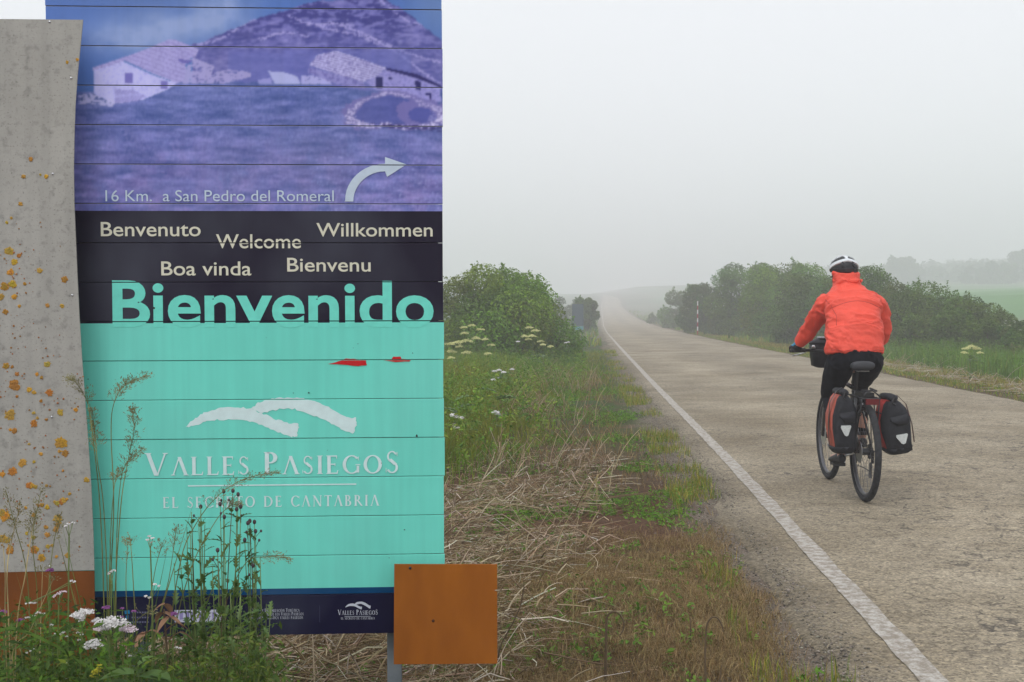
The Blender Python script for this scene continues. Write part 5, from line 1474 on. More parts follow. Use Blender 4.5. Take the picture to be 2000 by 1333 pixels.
WG = [(0.038, 0.075, 0.012), (0.055, 0.10, 0.016), (0.028, 0.055, 0.012), (0.10, 0.13, 0.022)]
mass(1500, (-140, 330), (2.15, 2.95), ([-140, 0, 60, 110, 190, 260, 330], [1180, 1185, 1165, 1150, 1195, 1225, 1250]), 621, .010, WG, 'dense green weeds at the foot of the metal sheet', m=26, wts=[4, 3, 3, 1])
mass(800, (300, 560), (2.3, 2.95), ([300, 340, 400, 470, 520, 560], [1240, 1220, 1165, 1170, 1215, 1290]), 623, .008, [(0.055, 0.09, 0.022), (0.038, 0.068, 0.018), (0.085, 0.11, 0.03)], 'feathery grey-green weeds under the thistles', m=26)
mass(260, (-100, 250), (2.3, 2.8), ([-100, 50, 90, 120, 180, 250], [1210, 1190, 1160, 1165, 1200, 1230]), 625, .020, [(0.08, 0.155, 0.024), (0.06, 0.12, 0.02)], 'broader bright leaves among the weeds at lower left', m=8, spread=.07)
q = np.random.default_rng(626); n = 2600
px = q.uniform(-150, 560, n); d_ = q.uniform(2.1, 3.0, n); x = (px - 1000) / F * d_
blades('weed_grass', x, d_, .25 + .45 * q.random(n), .002 + .004 * q.random(n), .05 + .5 * q.random(n), pal(q, n, [(0.07, 0.12, 0.02), (0.12, 0.16, 0.03), (0.22, 0.19, 0.07), (.05, .09, .02)]), VEG, 'upright green and yellow grass blades among the weeds under the sign', 627)

# white and mauve flowers in the weeds
def flower_plant(label, cat, px, py, d, heads, mat, seed, group=None, rad=.012, name='yarrow_plant', lf=LEAFM):
    rr = random.Random(seed); base = at(px, 600, d); base.z = float(land(base.x, d))
    root = empty(name, base, label=label, cat=cat, group=group); tp = at(px, py, d) - base
    G = Geo(); G.tube(curve_pts((0, 0, 0), tp - Vector((0, 0, .03)), (rr.uniform(-.02, .02), 0, 0)), .0016, 5); G.build('stem', STEM, root)
    for (a, b, s) in heads:
        p = at(a, b, d + rr.uniform(-.02, .02)) - base
        G = Geo(); G.tube([tp - Vector((0, 0, .03)), p], .0008, 4); G.build('stalk', STEM, root)
        umbel(root, p, rad * s, mat, rr, dens=1.9 if s > .7 else .55, sz=.0019 if s > .7 else .0015)
    for i in range(4):
        a = rr.uniform(0, 6.28); leaf(root, Vector((0, 0, tp.z * rr.uniform(.4, .9))), (math.cos(a), math.sin(a), .3), .05, .01, lf, lobed=True)
G8 = 'white flower clusters in the weeds'
flower_plant('white yarrow cluster at upper left of the flower group by the rusty base', 'flower', 160, 1195, 2.4, [(148, 1203, 1), (160, 1197, 1.3), (172, 1196, 1), (158, 1207, .8), (160, 1213, .6)], FLW, 801, G8)
flower_plant('widest white yarrow cluster in front of the navy strip', 'flower', 212, 1215, 2.4, [(190, 1213, .9), (202, 1217, 1.3), (216, 1213, 1.5), (230, 1213, 1.4), (240, 1218, .9), (206, 1226, 1), (222, 1222, 1.2)], FLW, 802, G8)
flower_plant('pinkish yarrow head just right of the widest white cluster', 'flower', 250, 1230, 2.4, [(244, 1231, 1), (252, 1226, .9), (256, 1231, .9), (196, 1231, 1), (206, 1230, .8)], FLP, 803, G8)
flower_plant('lowest white yarrow cluster among the dark weeds', 'flower', 180, 1258, 2.35, [(174, 1264, .9), (180, 1259, 1.2), (190, 1261, .9), (184, 1253, .8)], FLW, 804, G8)
for i, (pts, lab) in enumerate([
    ([(118, 1158, .7), (124, 1156, .6), (112, 1162, .7), (104, 1166, .5)], 'small pale pink flowers against the rusty base'),
    ([(75, 1198, .7), (82, 1200, .5), (68, 1204, .5), (54, 1207, .5)], 'tiny white umbels left of the yarrow'),
    ([(52, 1180, .4), (60, 1178, .4), (68, 1178, .4), (140, 1135, .4), (146, 1137, .4)], 'sparse white florets over the rusty base'),
    ([(216, 1118, .5), (222, 1115, .5), (214, 1122, .4)], 'white flower sprig at the base of the tall grass'),
    ([(292, 1048, .5), (298, 1052, .5), (288, 1055, .4), (296, 1060, .4)], 'airy white sprig in front of the teal boards'),
    ([(134, 1024, .5), (142, 1022, .5), (128, 1028, .4)], 'white sprig in front of the grey sheet'),
    ([(110, 1238, .4), (118, 1240, .4), (124, 1236, .4), (100, 1221, .4), (130, 1243, .4)], 'small white florets below the yarrow on the left'),
    ([(302, 1142, .45), (310, 1145, .4), (285, 1165, .4), (292, 1168, .4)], 'white florets before the blue stripe'),
    ([(60, 1272, .4), (66, 1270, .4), (52, 1276, .4), (72, 1272, .4)], 'lowest left small white florets'),
    ([(160, 1240, .4), (152, 1236, .4), (156, 1250, .4)], 'white florets right under the upper yarrow'),
    ([(124, 1300, .4), (130, 1296, .4), (226, 1312, .4), (232, 1308, .4), (128, 1326, .4)], 'scattered white florets at the bottom edge of the picture'),
    ([(345, 1265, .35), (352, 1267, .35), (248, 1275, .35), (254, 1281, .35)], 'faint white florets under the thistles')]):
    cx_ = sum(p[0] for p in pts) / len(pts); cy_ = min(p[1] for p in pts)
    flower_plant(lab, 'flower', cx_, cy_, 2.45 + .02 * (i % 5), pts, FLP if i == 0 else FLW, 820 + i, G8, rad=.009, name='white_wildflower')
for i, (px, py, s, lab) in enumerate([(98, 1115, 1.1, 'mauve flower in front of the seam between grey sheet and rust'), (6, 1196, .9, 'purple flower at the far left'), (39, 1212, .8, 'purple flower left of the tiny white umbels'), (208, 1187, .9, 'pink-purple flower before the blue stripe'), (239, 1189, .6, 'small purple flower by the cyan emblem'), (260, 1195, .7, 'magenta flower right of the cyan emblem'), (237, 1206, .6, 'lower small purple flower by the cyan emblem'), (338, 1200, 1.1, 'mauve flower in front of the white label')]):
    flower_plant(lab, 'flower', px, py + 2, 2.5, [(px, py, s)], FLM, 840 + i, 'mauve knapweed flowers', rad=.008, name='knapweed_plant')
# withered leaves and big dark leaves
rr = random.Random(31)
base = at(305, 600, 2.5); base.z = float(land(base.x, base.y))
root = empty('withered_plant', base, label='withered brown-leaved plant in front of the navy strip', cat='plant')
tp = at(320, 1190, 2.5) - base
G = Geo(); G.tube(curve_pts((0, 0, 0), tp, (.02, 0, 0)), .0025, 5); G.build('stem', STEMB, root)
for (a, b) in [(318, 1196), (296, 1232), (282, 1236), (330, 1205), (346, 1218), (352, 1236), (322, 1180)]:
    p = at(a, b, 2.5) - base; th = rr.uniform(0, 6.28)
    for k in range(2): leaf(root, p, (math.cos(th + k * 2), math.sin(th + k * 2) * .5, -.3), .036, .010, LEAFD, droop=.5)
base = at(290, 600, 2.25); base.z = float(land(base.x, base.y))
root = empty('broad_leaf_plant', base, label='plant with broad dark green leaves at the bottom of the picture below the thistles', cat='plant')
for (a, b, th, L_) in [(262, 1316, 3.0, .07), (275, 1320, .1, .075), (300, 1318, -.3, .05), (285, 1335, .2, .07), (250, 1335, 3.3, .06), (270, 1300, 1.4, .04)]:
    p = at(a, b, 2.25) - base
    G = Geo(); G.tube([Vector((0, 0, 0)), p], .0015, 4); G.build('stalk', STEM, root)
    leaf(root, p, (math.cos(th), math.sin(th) * .5 - .4, .15), L_, L_ * .34, LEAFM, droop=.25)
# yellow sprig
flower_plant('yellow flower sprig at the bottom left of the picture', 'flower', 190, 1310, 2.3, [(188, 1312, .8), (192, 1306, .7), (186, 1320, .8), (194, 1300, .5)], material('yellow_petals', (0.45, 0.42, 0.03), rough=.8), 870, None, rad=.010, name='yellow_wildflower')

# hooked dead stems near the bottom edge
def hook(label, way, d, rad, mat=STEMB):
    base = at(way[0][0], 600, d); base.z = float(land(base.x, d))
    root = empty('hooked_stem', base, label=label, cat='dead stem')
    pts = [Vector((0, 0, -.02))] + [at(a, b, d) - base for a, b in way]
    P = []
    for i in range(len(pts) - 1):
        p0 = pts[max(i - 1, 0)]; p1 = pts[i]; p2 = pts[i + 1]; p3 = pts[min(i + 2, len(pts) - 1)]
        for s in range(4):
            t = s / 4; P.append(.5 * ((2 * p1) + (p2 - p0) * t + (2 * p0 - 5 * p1 + 4 * p2 - p3) * t * t + (3 * p1 - p0 - 3 * p2 + p3) * t ** 3))
    P.append(pts[-1]); m = len(P)
    G = Geo(); G.tube(P, [rad * (1 - .6 * i / m) for i in range(m)], 6); G.build('stem', mat, root, smooth=True)
    return root
hook('hooked brown dead stem curling over just right of the rust plate\'s straw', [(1183, 1290), (1184, 1240), (1186, 1205), (1198, 1195), (1212, 1202), (1219, 1222), (1212, 1240)], 4.25, .006)
hook('hooked brown dead stem at the bottom edge nearest the road', [(1378, 1330), (1377, 1280), (1380, 1225), (1390, 1207), (1402, 1208), (1411, 1225), (1413, 1235)], 4.0, .0045)
hook('straight dark stub beside the nearest hooked stem', [(1405, 1333), (1407, 1318), (1409, 1300)], 4.0, .0045)
hook('leaning bent dead stalk between rust plate and road', [(1120, 1180), (1118, 1160), (1130, 1135), (1160, 1105)], 4.9, .0035, STEMY)
hook('upright pale broken stalk near the straw\'s top', [(1166, 960), (1165, 940), (1168, 928), (1150, 960), (1140, 972)], 8.0, .005, STEMY)
hook('leaning grey-brown stem right of the rust plate', [(975, 1270), (1000, 1220), (1018, 1180), (1024, 1140)], 4.3, .0035)
hook('short dark stub in the dead grass', [(1350, 1280), (1349, 1262), (1349, 1208)], 4.6, .005)
# ------------------------------------------------------------------ touring bicycle
BX, BY = 2.515, 8.0
BZ = float(road_surface(np.array([BX]), np.array([BY]))[0])
BR = R(-2.0)
bike = empty('touring_bicycle', (BX, BY, BZ), BR, label='black touring bicycle ridden away from the camera on the road', cat='bicycle')
WR = 0.355
SILV = material('silver_paint', (0.45, 0.46, 0.48), rough=.35, metal=.6)
TYRE = material('dusty_tyre', (0.032, 0.033, 0.036), rough=.9, spec=.15, nscale=40, namt=.35)
SPOKE = material('steel_spoke', (0.16, 0.16, 0.17), rough=.4, metal=.7)
def wheel(y, steer=0.0):
    w = empty('wheel', (0, y, WR)); w.parent = bike; w.rotation_euler = (0, 0, steer)
    G = Geo(); n = 64; m = 12; tr = .024; vs = []
    for i in range(n):
        a = 6.28318 * i / n
        for j in range(m):
            b = 6.28318 * j / m; q = WR - tr + tr * math.cos(b) * (1.0 + (.05 if (i % 2 and abs(b) < 1) else 0)); vs.append((tr * math.sin(b), q * math.cos(a), q * math.sin(a)))
    G.add(vs, [(i * m + j, i * m + (j + 1) % m, ((i + 1) % n) * m + (j + 1) % m, ((i + 1) % n) * m + j) for i in range(n) for j in range(m)])
    G.build('tyre', TYRE, w, smooth=True)
    G = Geo(); n = 48; rs = [(.011, .312), (.012, .300), (.006, .292), (-.006, .292), (-.012, .300), (-.011, .312)]; vs = []
    for i in range(n):
        a = 6.28318 * i / n
        for (x, q) in rs: vs.append((x, q * math.cos(a), q * math.sin(a)))
    m = len(rs)
    G.add(vs, [(i * m + j, i * m + (j + 1) % m, ((i + 1) % n) * m + (j + 1) % m, ((i + 1) % n) * m + j) for i in range(n) for j in range(m)])
    G.build('rim', material('dark_rim', (0.11, 0.11, 0.12), rough=.4, metal=.5), w, smooth=True)
    sp = None
    for i in range(32):
        a = 6.28318 * i / 32; b = a + (.45 if i % 4 < 2 else -.45); s = .028 if i % 2 else -.028
        p0 = Vector((s, .03 * math.cos(b), .03 * math.sin(b))); p1 = Vector((0, .296 * math.cos(a), .296 * math.sin(a)))
        G = Geo(); G.tube([p0, p1], .0012, 4, cap=False); G.build('spoke', SPOKE, w)
    G = Geo(); G.tube([(-.05, 0, 0), (-.03, 0, 0), (-.03, 0, 0), (.03, 0, 0), (.03, 0, 0), (.05, 0, 0)], [.012, .012, .026, .026, .012, .012], 12); G.build('hub', DARKM, w, smooth=False)
    G = Geo(); G.tube([(-.042, 0, 0), (-.040, 0, 0)], .08, 24); G.build('brake_disc', ALU, w)
    return w
wr = wheel(0.0); wf = wheel(1.05)
G = Geo()
for i, rr_ in enumerate((.055, .047, .040, .034, .029, .024)): G.tube([(.030 + i * .0045, 0, 0), (.032 + i * .0045, 0, 0)], rr_, 24)
G.build('cassette', DARKM, wr)
def tubep(name, segs, mat, n=10, parent=bike):
    G = Geo()
    for pts, rad in segs: G.tube(pts, rad, n)
    return G.build(name, mat, parent, smooth=True)
BB = (0, .43, .29)
tubep('frame', [([BB, (0, .27, .80)], .017), ([(0, .275, .78), (0, .86, .84)], .016), ([BB, (0, .89, .74)], .021), ([(0, .87, .88), (0, .905, .72)], .022),
                ([(.06, 0, WR), (.05, .2, .32), (.03, .40, .29)], .010), ([(-.06, 0, WR), (-.05, .2, .32), (-.03, .40, .29)], .010),
                ([(.055, 0, WR), (.035, .12, .55), (.02, .27, .77)], .008), ([(-.055, 0, WR), (-.035, .12, .55), (-.02, .27, .77)], .008), ([(-.05, .43, .29), (.05, .43, .29)], .024)], material('frame_paint', (0.03, 0.032, 0.036), rough=.3, coat=.5))
tubep('fork', [([(-.05, 1.05, WR), (-.05, .95, .62), (-.035, .915, .70), (.035, .915, .70), (.05, .95, .62), (.05, 1.05, WR)], .013)], material('fork_paint', (0.03, 0.032, 0.036), rough=.3, coat=.5))
tubep('top_cable', [([(-.03, .86, .90), (-.05, .70, .86), (-.03, .5, .82), (-.02, .33, .80)], .004), ([(-.02, .86, .92), (-.065, .75, .88), (-.05, .55, .80)], .004)], ALU)
tubep('seat_post', [([(0, .27, .78), (0, .225, .925)], .0145)], DARKM)
# saddle
G = Geo()
G.loft([((0, .045, .962), (.055, 0, 0), (0, 0, .022)), ((0, .055, .965), (.082, 0, 0), (0, .0, .034)), ((0, .12, .962), (.084, 0, 0), (0, 0, .034)), ((0, .24, .950), (.050, 0, 0), (0, 0, .026)), ((0, .34, .945), (.028, 0, 0), (0, 0, .022)), ((0, .40, .94), (.020, 0, 0), (0, 0, .016))], 16, power=2.6)
sad = G.build('saddle', material('saddle_cover', (0.034, 0.036, 0.042), rough=.5), bike, smooth=True)
G = Geo(); G.tube([(-.022, .09, .922), (-.022, .30, .925)], .0035, 5); G.tube([(.022, .09, .922), (.022, .30, .925)], .0035, 5); G.tube([(-.045, .07, .925), (.045, .07, .925)], .004, 5); G.build('rail', ALU, sad)
# bar
tubep('stem', [([(0, .865, .90), (0, .855, 1.00), (0, .90, 1.035)], .016)], DARKM)
hb = tubep('handlebar', [([(-.34, .83, 1.045), (-.2, .86, 1.045), (-.08, .90, 1.035), (.08, .90, 1.035), (.2, .86, 1.045), (.34, .83, 1.045)], .0125)], DARKM)
for s in (-1, 1):
    tubep('grip', [([(s * .24, .85, 1.045), (s * .35, .828, 1.045)], .0175)], RUBBER, parent=hb)
    tubep('brake_lever', [([(s * .21, .87, 1.04), (s * .23, .92, 1.022), (s * .30, .905, 1.005), (s * .33, .885, 1.0)], .0055)], ALU, parent=hb)
tubep('bell', [([(-.17, .865, 1.06), (-.17, .865, 1.085)], [.018, .010])], ALU, parent=hb)
# cranks, pedals, chain, derailleur
tubep('crank', [([(-.06, .43, .29), (-.075, .28, .235)], .011)], ALU)
tubep('crank', [([(.06, .43, .29), (.075, .585, .335)], .011)], ALU)
for (x, y, z) in ((-.12, .28, .23), (.12, .585, .33)):
    G = Geo(); G.box((x, y, z), (.085, .09, .018)); G.box((x, y + .04, z), (.09, .012, .026)); G.box((x, y - .04, z), (.09, .012, .026)); G.build('pedal', BLACKP, bike)
G = Geo(); G.tube([(.042, .43, .29), (.046, .43, .29)], .085, 32); G.build('chainring', DARKM, bike)
tubep('chain', [([(.044, .43, .375), (.044, .2, .38), (.044, 0, .395)], .004), ([(.044, .43, .205), (.044, .2, .215), (.044, .03, .21)], .004)], DARKM, 4)
G = Geo(); G.tube([(.055, 0, .345), (.06, .02, .27)], .012, 6); G.box((.05, .035, .21), (.012, .03, .10)); G.tube([(.045, .02, .255), (.052, .02, .255)], .022, 12); G.tube([(.045, .045, .18), (.052, .045, .18)], .022, 12); G.build('derailleur', DARKM, bike)
tubep('kickstand', [([(-.06, .05, .34), (-.095, .18, .30), (-.10, .30, .27)], .008)], ALU)
# mudguard stays and rack
tubep('mudguard_stay', [([(-.03, -.02, .70), (.025, -.03, .66), (.035, -.02, .55), (.05, 0, .37)], .005)], ALU)
rk = []
for s in (-1, 1):
    rk += [([(s * .06, -.16, .745), (s * .06, .22, .745)], .0055), ([(s * .06, -.14, .745), (s * .075, 0, .40)], .005), ([(s * .06, .0, .745), (s * .075, 0, .40)], .005), ([(s * .06, .16, .745), (s * .075, 0, .40)], .005), ([(s * .075, -.12, .64), (s * .075, .13, .64)], .005)]
for yy_ in (-.16, -.05, .07, .22): rk.append(([(-.06, yy_, .745), (.06, yy_, .745)], .005))
tubep('rack', rk, DARKM, 6)
G = Geo(); G.box((0, -.175, .725), (.09, .02, .04)); G.build('rear_reflector', material('dark_red_lens', (0.12, 0.008, 0.01), rough=.25), bike)
G = Geo(); G.box((.0, .02, .765), (.08, .2, .03)); G.tube([(-.06, -.12, .80), (.05, -.10, .795), (.06, .1, .80)], .007, 5); G.tube([(-.05, -.15, .77), (.0, -.14, .81), (.06, -.15, .76)], .006, 5); G.build('strapped_tool_roll', BLACKP, bike, smooth=False)
# lower leg of fork lamp
REF = material('grey_reflector', (0.55, 0.58, 0.57), rough=.35, nscale=120, namt=.12)
CLOTHB = material('black_tarpaulin', (0.020, 0.021, 0.026), rough=.6, spec=.2, nscale=18, namt=.2, bump=.012, bscale=13)
CLOTHR = material('faded_red_tarpaulin', (0.40, 0.080, 0.050), rough=.6, nscale=10, namt=.22, bump=.010, bscale=14)
CLOTHR2 = material('bright_red_tarpaulin', (0.42, 0.035, 0.03), rough=.6, nscale=10, namt=.2, bump=.008, bscale=14)
BM = bike.matrix_basis.copy()
def pannier(label, side, xc, zb, tilt):
    """bag built about its own hanging point on the rack; y is forward"""
    p = empty('pannier', label=label, cat='bicycle bag', group='red and black panniers on the rear rack')
    p.matrix_world = Matrix.Translation((BX, BY, BZ)) @ Matrix.Rotation(BR, 4, 'Z') @ Matrix.Translation((xc, .03, zb)) @ Matrix.Rotation(R(tilt), 4, 'Y') @ Matrix.Diagonal((1.0 if side < 0 else 1.14, 1, 1.0 if side < 0 else .93, 1))
    def wob(i, k): return 1 + .05 * math.sin(i * 2.1 + k)
    prof = [(0.0, .058, .095), (.012, .074, .115), (.08, .086, .128), (.18, .094, .136), (.27, .092, .140), (.34, .078, .138), (.385, .052, .130), (.41, .028, .120)]
    G = Geo(); G.loft([((0.004 * math.sin(i * 1.7), 0, z), (a * wob(i, 0), 0, 0), (0, b, 0)) for i, (z, a, b) in enumerate(prof)], 28, power=3.4)
    G.build('body', CLOTHR if side < 0 else CLOTHR2, p, smooth=True)
    # black rear end wraps the back of the bag
    G = Geo()
    for i in range(len(prof)): pass
    secs = []
    for i, (z, a, b) in enumerate(prof):
        a2 = a * wob(i, 0) + .004; b2 = b + .005
        row = []
        for k in range(13):
            t = R((218 if side < 0 else 203) + (122 if side < 0 else 112) * (k / 12.0)); ca, sa = math.cos(t), math.sin(t); e = 2 / 3.4
            row.append((0.004 * math.sin(i * 1.7) + a2 * math.copysign(abs(ca) ** e, ca), b2 * math.copysign(abs(sa) ** e, sa), z))
        secs.append(row)
    m = 13; G.add([q for row in secs for q in row], [(i * m + j, i * m + j + 1, (i + 1) * m + j + 1, (i + 1) * m + j) for i in range(len(prof) - 1) for j in range(m - 1)])
    G.build('rear_panel', CLOTHB, p, smooth=True)
    # outer centre pocket in black
    G = Geo(); G.loft([((0, 0, -.004), (.062, 0, 0), (0, .1, 0)), ((0, 0, .02), (.080, 0, 0), (0, .121, 0)), ((0, 0, .045), (.086, 0, 0), (0, .127, 0))], 24, power=3.4); G.build('base_patch', CLOTHB, p, smooth=True)
    # rolled closure and strap
    G = Geo(); G.loft([((0, -.135, .425), (.020, 0, 0), (0, 0, .020)), ((0, -.12, .428), (.030, 0, 0), (0, 0, .026)), ((.004, 0, .435), (.030, 0, 0), (0, 0, .022)), ((0, .12, .425), (.030, 0, 0), (0, 0, .026)), ((0, .135, .42), (.018, 0, 0), (0, 0, .018))], 12); G.build('rolled_top', CLOTHB, p, smooth=True)
    G = Geo()
    for yy_ in (-.05,):
        pts = [(.0, yy_, .464), (side * .04, yy_, .44), (side * .088, yy_, .36), (side * .104, yy_, .2), (side * .10, yy_, .06)]
        for a, b in zip(pts[:-1], pts[1:]):
            a = Vector(a); b = Vector(b); G.add([a - Vector((0, .013, 0)), a + Vector((0, .013, 0)), b + Vector((0, .013, 0)), b - Vector((0, .013, 0))], [(0, 1, 2, 3)])
    G.tube([(0, -.15, .44), (-.02, -.155, .40), (.0, -.152, .38)], .006, 5)
    G.build('strap', BLACKP, p)
    # crease lid flap on the rear face
    G = Geo(); yb = -.146
    G.loft([((0.01, yb + .012, .30), (.055, 0, 0), (0, .006, 0)), ((0.01, yb - .004, .27), (.06, 0, .01), (0, .008, 0)), ((0.015, yb - .008, .235), (.045, 0, -.012), (0, .006, 0)), ((0.02, yb + .004, .215), (.03, 0, 0), (0, .004, 0))], 10); G.build('flap', CLOTHB, p, smooth=True)
    rz = .165 if side < 0 else .115; rx_ = .0 if side < 0 else .012; s = 1.0
    G = Geo(); pts = [(-.036, .036), (.030, .036), (.034, .028), (.012, -.034), (.0, -.040), (-.012, -.034), (-.038, .020)]
    f = [(rx_ + a * s, -.1445, rz + b * s) for a, b in pts]; bk = [(a, -.130, c) for a, _, c in f]; n = len(f)
    G.add(f + bk, [tuple(range(n))] + [(i, (i + 1) % n, n + (i + 1) % n, n + i) for i in range(n)]); G.build('reflector', REF, p)
    return p
pannier('left pannier, faded red side and black rear with a pale triangular reflector', -1, -.155, .352, -2)
pannier('right pannier, turned outward, mostly black with red edges and pale reflector', 1, .238, .352, -10)
# handlebar bag
hbag = empty('handlebar_bag', label='boxy black handlebar bag hanging in front of the bars', cat='bicycle bag')
hbag.matrix_world = Matrix.Translation((BX, BY, BZ)) @ Matrix.Rotation(BR, 4, 'Z') @ Matrix.Translation((-.005, 1.03, .90))
G = Geo(); G.loft([((0, 0, 0), (.10, 0, 0), (0, .07, 0)), ((0, 0, .015), (.135, 0, 0), (0, .085, 0)), ((0, 0, .14), (.15, 0, 0), (0, .09, 0)), ((0, 0, .19), (.150, 0, 0), (0, .09, 0))], 24, power=5); G.build('body', CLOTHB, hbag, smooth=True)
G = Geo(); G.loft([((0, 0, .188), (.156, 0, 0), (0, .095, 0)), ((0, 0, .205), (.154, 0, 0), (0, .093, 0)), ((0, .01, .235), (.10, 0, 0), (0, .06, 0))], 24, power=4); G.build('lid', CLOTHB, hbag, smooth=True)
G = Geo(); G.box((-.03, -.02, .243), (.13, .09, .01)); G.build('map_case', flat_mat('pale_plastic_sleeve', (0.45, 0.47, 0.5), .2), hbag)

# ------------------------------------------------------------------ cyclist
person = empty('person', (BX, BY, BZ), BR, label='cyclist in an orange-red jacket, black tights and white helmet, seen from behind', cat='person')
def voxel(name, G, mat, parent, vox=.008, smooth_it=6, bumps=0.0, bscale=9.0, seed=0):
    """merge overlapping closed shapes into one continuous skin"""
    o = G.build(name, mat, parent)
    md = o.modifiers.new('r', 'REMESH'); md.mode = 'VOXEL'; md.voxel_size = vox
    ms = o.modifiers.new('s', 'SMOOTH'); ms.iterations = smooth_it; ms.factor = .5
    bpy.context.view_layer.update()
    me = bpy.data.meshes.new_from_object(o.evaluated_get(bpy.context.evaluated_depsgraph_get()))
    o.modifiers.clear(); old = o.data; o.data = me; bpy.data.meshes.remove(old); me.name = name
    n = len(me.vertices)
    if bumps:
        co = np.empty(n * 3, np.float32); me.vertices.foreach_get('co', co); co = co.reshape(-1, 3)
        no = np.empty(n * 3, np.float32); me.vertex_normals.foreach_get('vector', no); no = no.reshape(-1, 3)
        # folds: ridged noise, elongated across the body
        a = 1 - np.abs(2 * fbm(co[:, 0] * bscale * 1.1 - np.abs(co[:, 0]) * 3 + co[:, 2] * bscale * .9 + 3 * fbm(co[:, 0] * 4, co[:, 2] * 4, seed + 3), co[:, 2] * bscale * 1.0 + co[:, 1] * bscale, seed) - 1)
        b = fbm(co[:, 0] * bscale * 2.4 + co[:, 2] * 6, co[:, 2] * bscale * 3 + co[:, 1] * 8, seed + 7) - .5
        co = co + no * ((a ** 4 - .35) * bumps + b * bumps * .55)[:, None]
        me.vertices.foreach_set('co', co.ravel()); me.update()
    for p in me.polygons: p.use_smooth = True
    me.materials.clear(); me.materials.append(mat)
    return o
def ell(c, rx_, ry_, tilt=0):
    """section across the leaning spine"""
    t = R(tilt); return (c, (rx_, 0, 0), (0, ry_ * math.cos(t), -ry_ * math.sin(t)))
SKINM = material('skin', (0.45, 0.24, 0.17), rough=.5)
# joints
LS = Vector((-.138, .565, 1.405)); RS = Vector((.226, .565, 1.40))
LE = Vector((-.225, .70, 1.235)); RE = Vector((.315, .66, 1.21))
LW = Vector((-.295, .80, 1.095)); RW = Vector((.295, .81, 1.09))
HEADC = Vector((.024, .72, 1.665))
HIP = [Vector((-.115, .21, 1.0)), Vector((.085, .21, 1.0))]
KNEE = [Vector((-.135, .50, .72)), Vector((.125, .60, .80))]
ANK = [Vector((-.115, .21, .335)), Vector((.115, .50, .42))]
TOE = [Vector((-.125, .34, .265)), Vector((.125, .645, .36))]
# body: one continuous mesh
G = Geo()
G.loft([ell((-.015, .20, .93), .13, .10, 20), ell((-.015, .21, 1.0), .155, .12, 20), ell((-.01, .27, 1.13), .135, .095, 25), ell((.01, .38, 1.28), .15, .10, 30), ell((.03, .50, 1.40), .16, .10, 30), ell((.034, .575, 1.47), .12, .08, 25), ell((.034, .61, 1.52), .055, .055, 20), ell((.03, .65, 1.60), .052, .055, 15)], 18)
G.ball(HEADC, (.072, .092, .105), 14)
G.ball(HEADC + Vector((.0, .075, -.06)), (.05, .04, .05), 10)          # jaw
G.ball(HEADC + Vector((.0, .098, -.01)), (.012, .018, .02), 6)         # nose
for s in (-1, 1): G.ball(HEADC + Vector((s * .073, .0, -.015)), (.01, .02, .032), 6)   # ears
for S_, E_, W_, s in ((LS, LE, LW, -1), (RS, RE, RW, 1)):
    G.tube([S_, E_, W_], [.05, .038, .026], 10); G.ball(S_, .052, 8); G.ball(E_, .038, 8)
    hand = W_ + Vector((s * .018, .025, -.022))
    G.loft([(W_, (.024, 0, 0), (0, .012, .016)), (hand, (.034, 0, 0), (0, .014, .018)), (hand + Vector((s * .006, .028, -.004)), (.038, 0, 0), (0, .010, .014))], 10)
    for k in range(4):                                                # fingers wrapped over the grip
        b0 = hand + Vector((s * .006 + (k - 1.5) * .019, .030, .0)); L_ = (.030, .034, .032, .026)[k]
        G.tube([b0, b0 + Vector((0, L_ * .75, -.006)), b0 + Vector((0, L_ * .9, -.028)), b0 + Vector((0, L_ * .2, -.040))], [.0095, .009, .0085, .0075], 6)
    t0 = hand + Vector((-s * .030, .0, -.004)); G.tube([t0, t0 + Vector((-s * .012, .016, -.018)), t0 + Vector((-s * .002, .034, -.034))], [.011, .010, .008], 6)
for H_, K_, A_, T_ in zip(HIP, KNEE, ANK, TOE):
    G.tube([H_, H_.lerp(K_, .5), K_], [.085, .072, .055], 12); G.ball(K_, .055, 8)
    G.tube([K_, K_.lerp(A_, .3) + Vector((0, -.012, 0)), A_], [.05, .056, .034], 12); G.ball(A_, .036, 8)
    G.tube([A_ + Vector((0, -.02, -.04)), T_ + Vector((0, .06, -.005))], [.032, .026], 8)
voxel('body', G, SKINM, person, .008, 2)
# tights
TIGHT = material('black_tights', (0.008, 0.008, 0.012), rough=.8, spec=.12, nscale=20, namt=.2)
G = Geo()
G.loft([ell((-.015, .20, .935), .13, .10, 10), ell((-.015, .205, .965), .168, .125, 15), ell((-.015, .21, 1.02), .180, .135, 20), ell((-.012, .25, 1.12), .165, .115, 25)], 20)
for H_, K_, A_ in zip(HIP, KNEE, ANK):
    G.tube([H_ + Vector((0, 0, .0)), H_.lerp(K_, .35), H_.lerp(K_, .7), K_], [.106, .103, .082, .064], 14); G.ball(K_, .062, 10); G.ball(H_, .098, 10)
    G.tube([K_, K_.lerp(A_, .3) + Vector((0, -.014, 0)), K_.lerp(A_, .7), A_], [.056, .062, .044, .039], 12)
voxel('tights', G, TIGHT, person, .009, 4, .006, 10, 3)
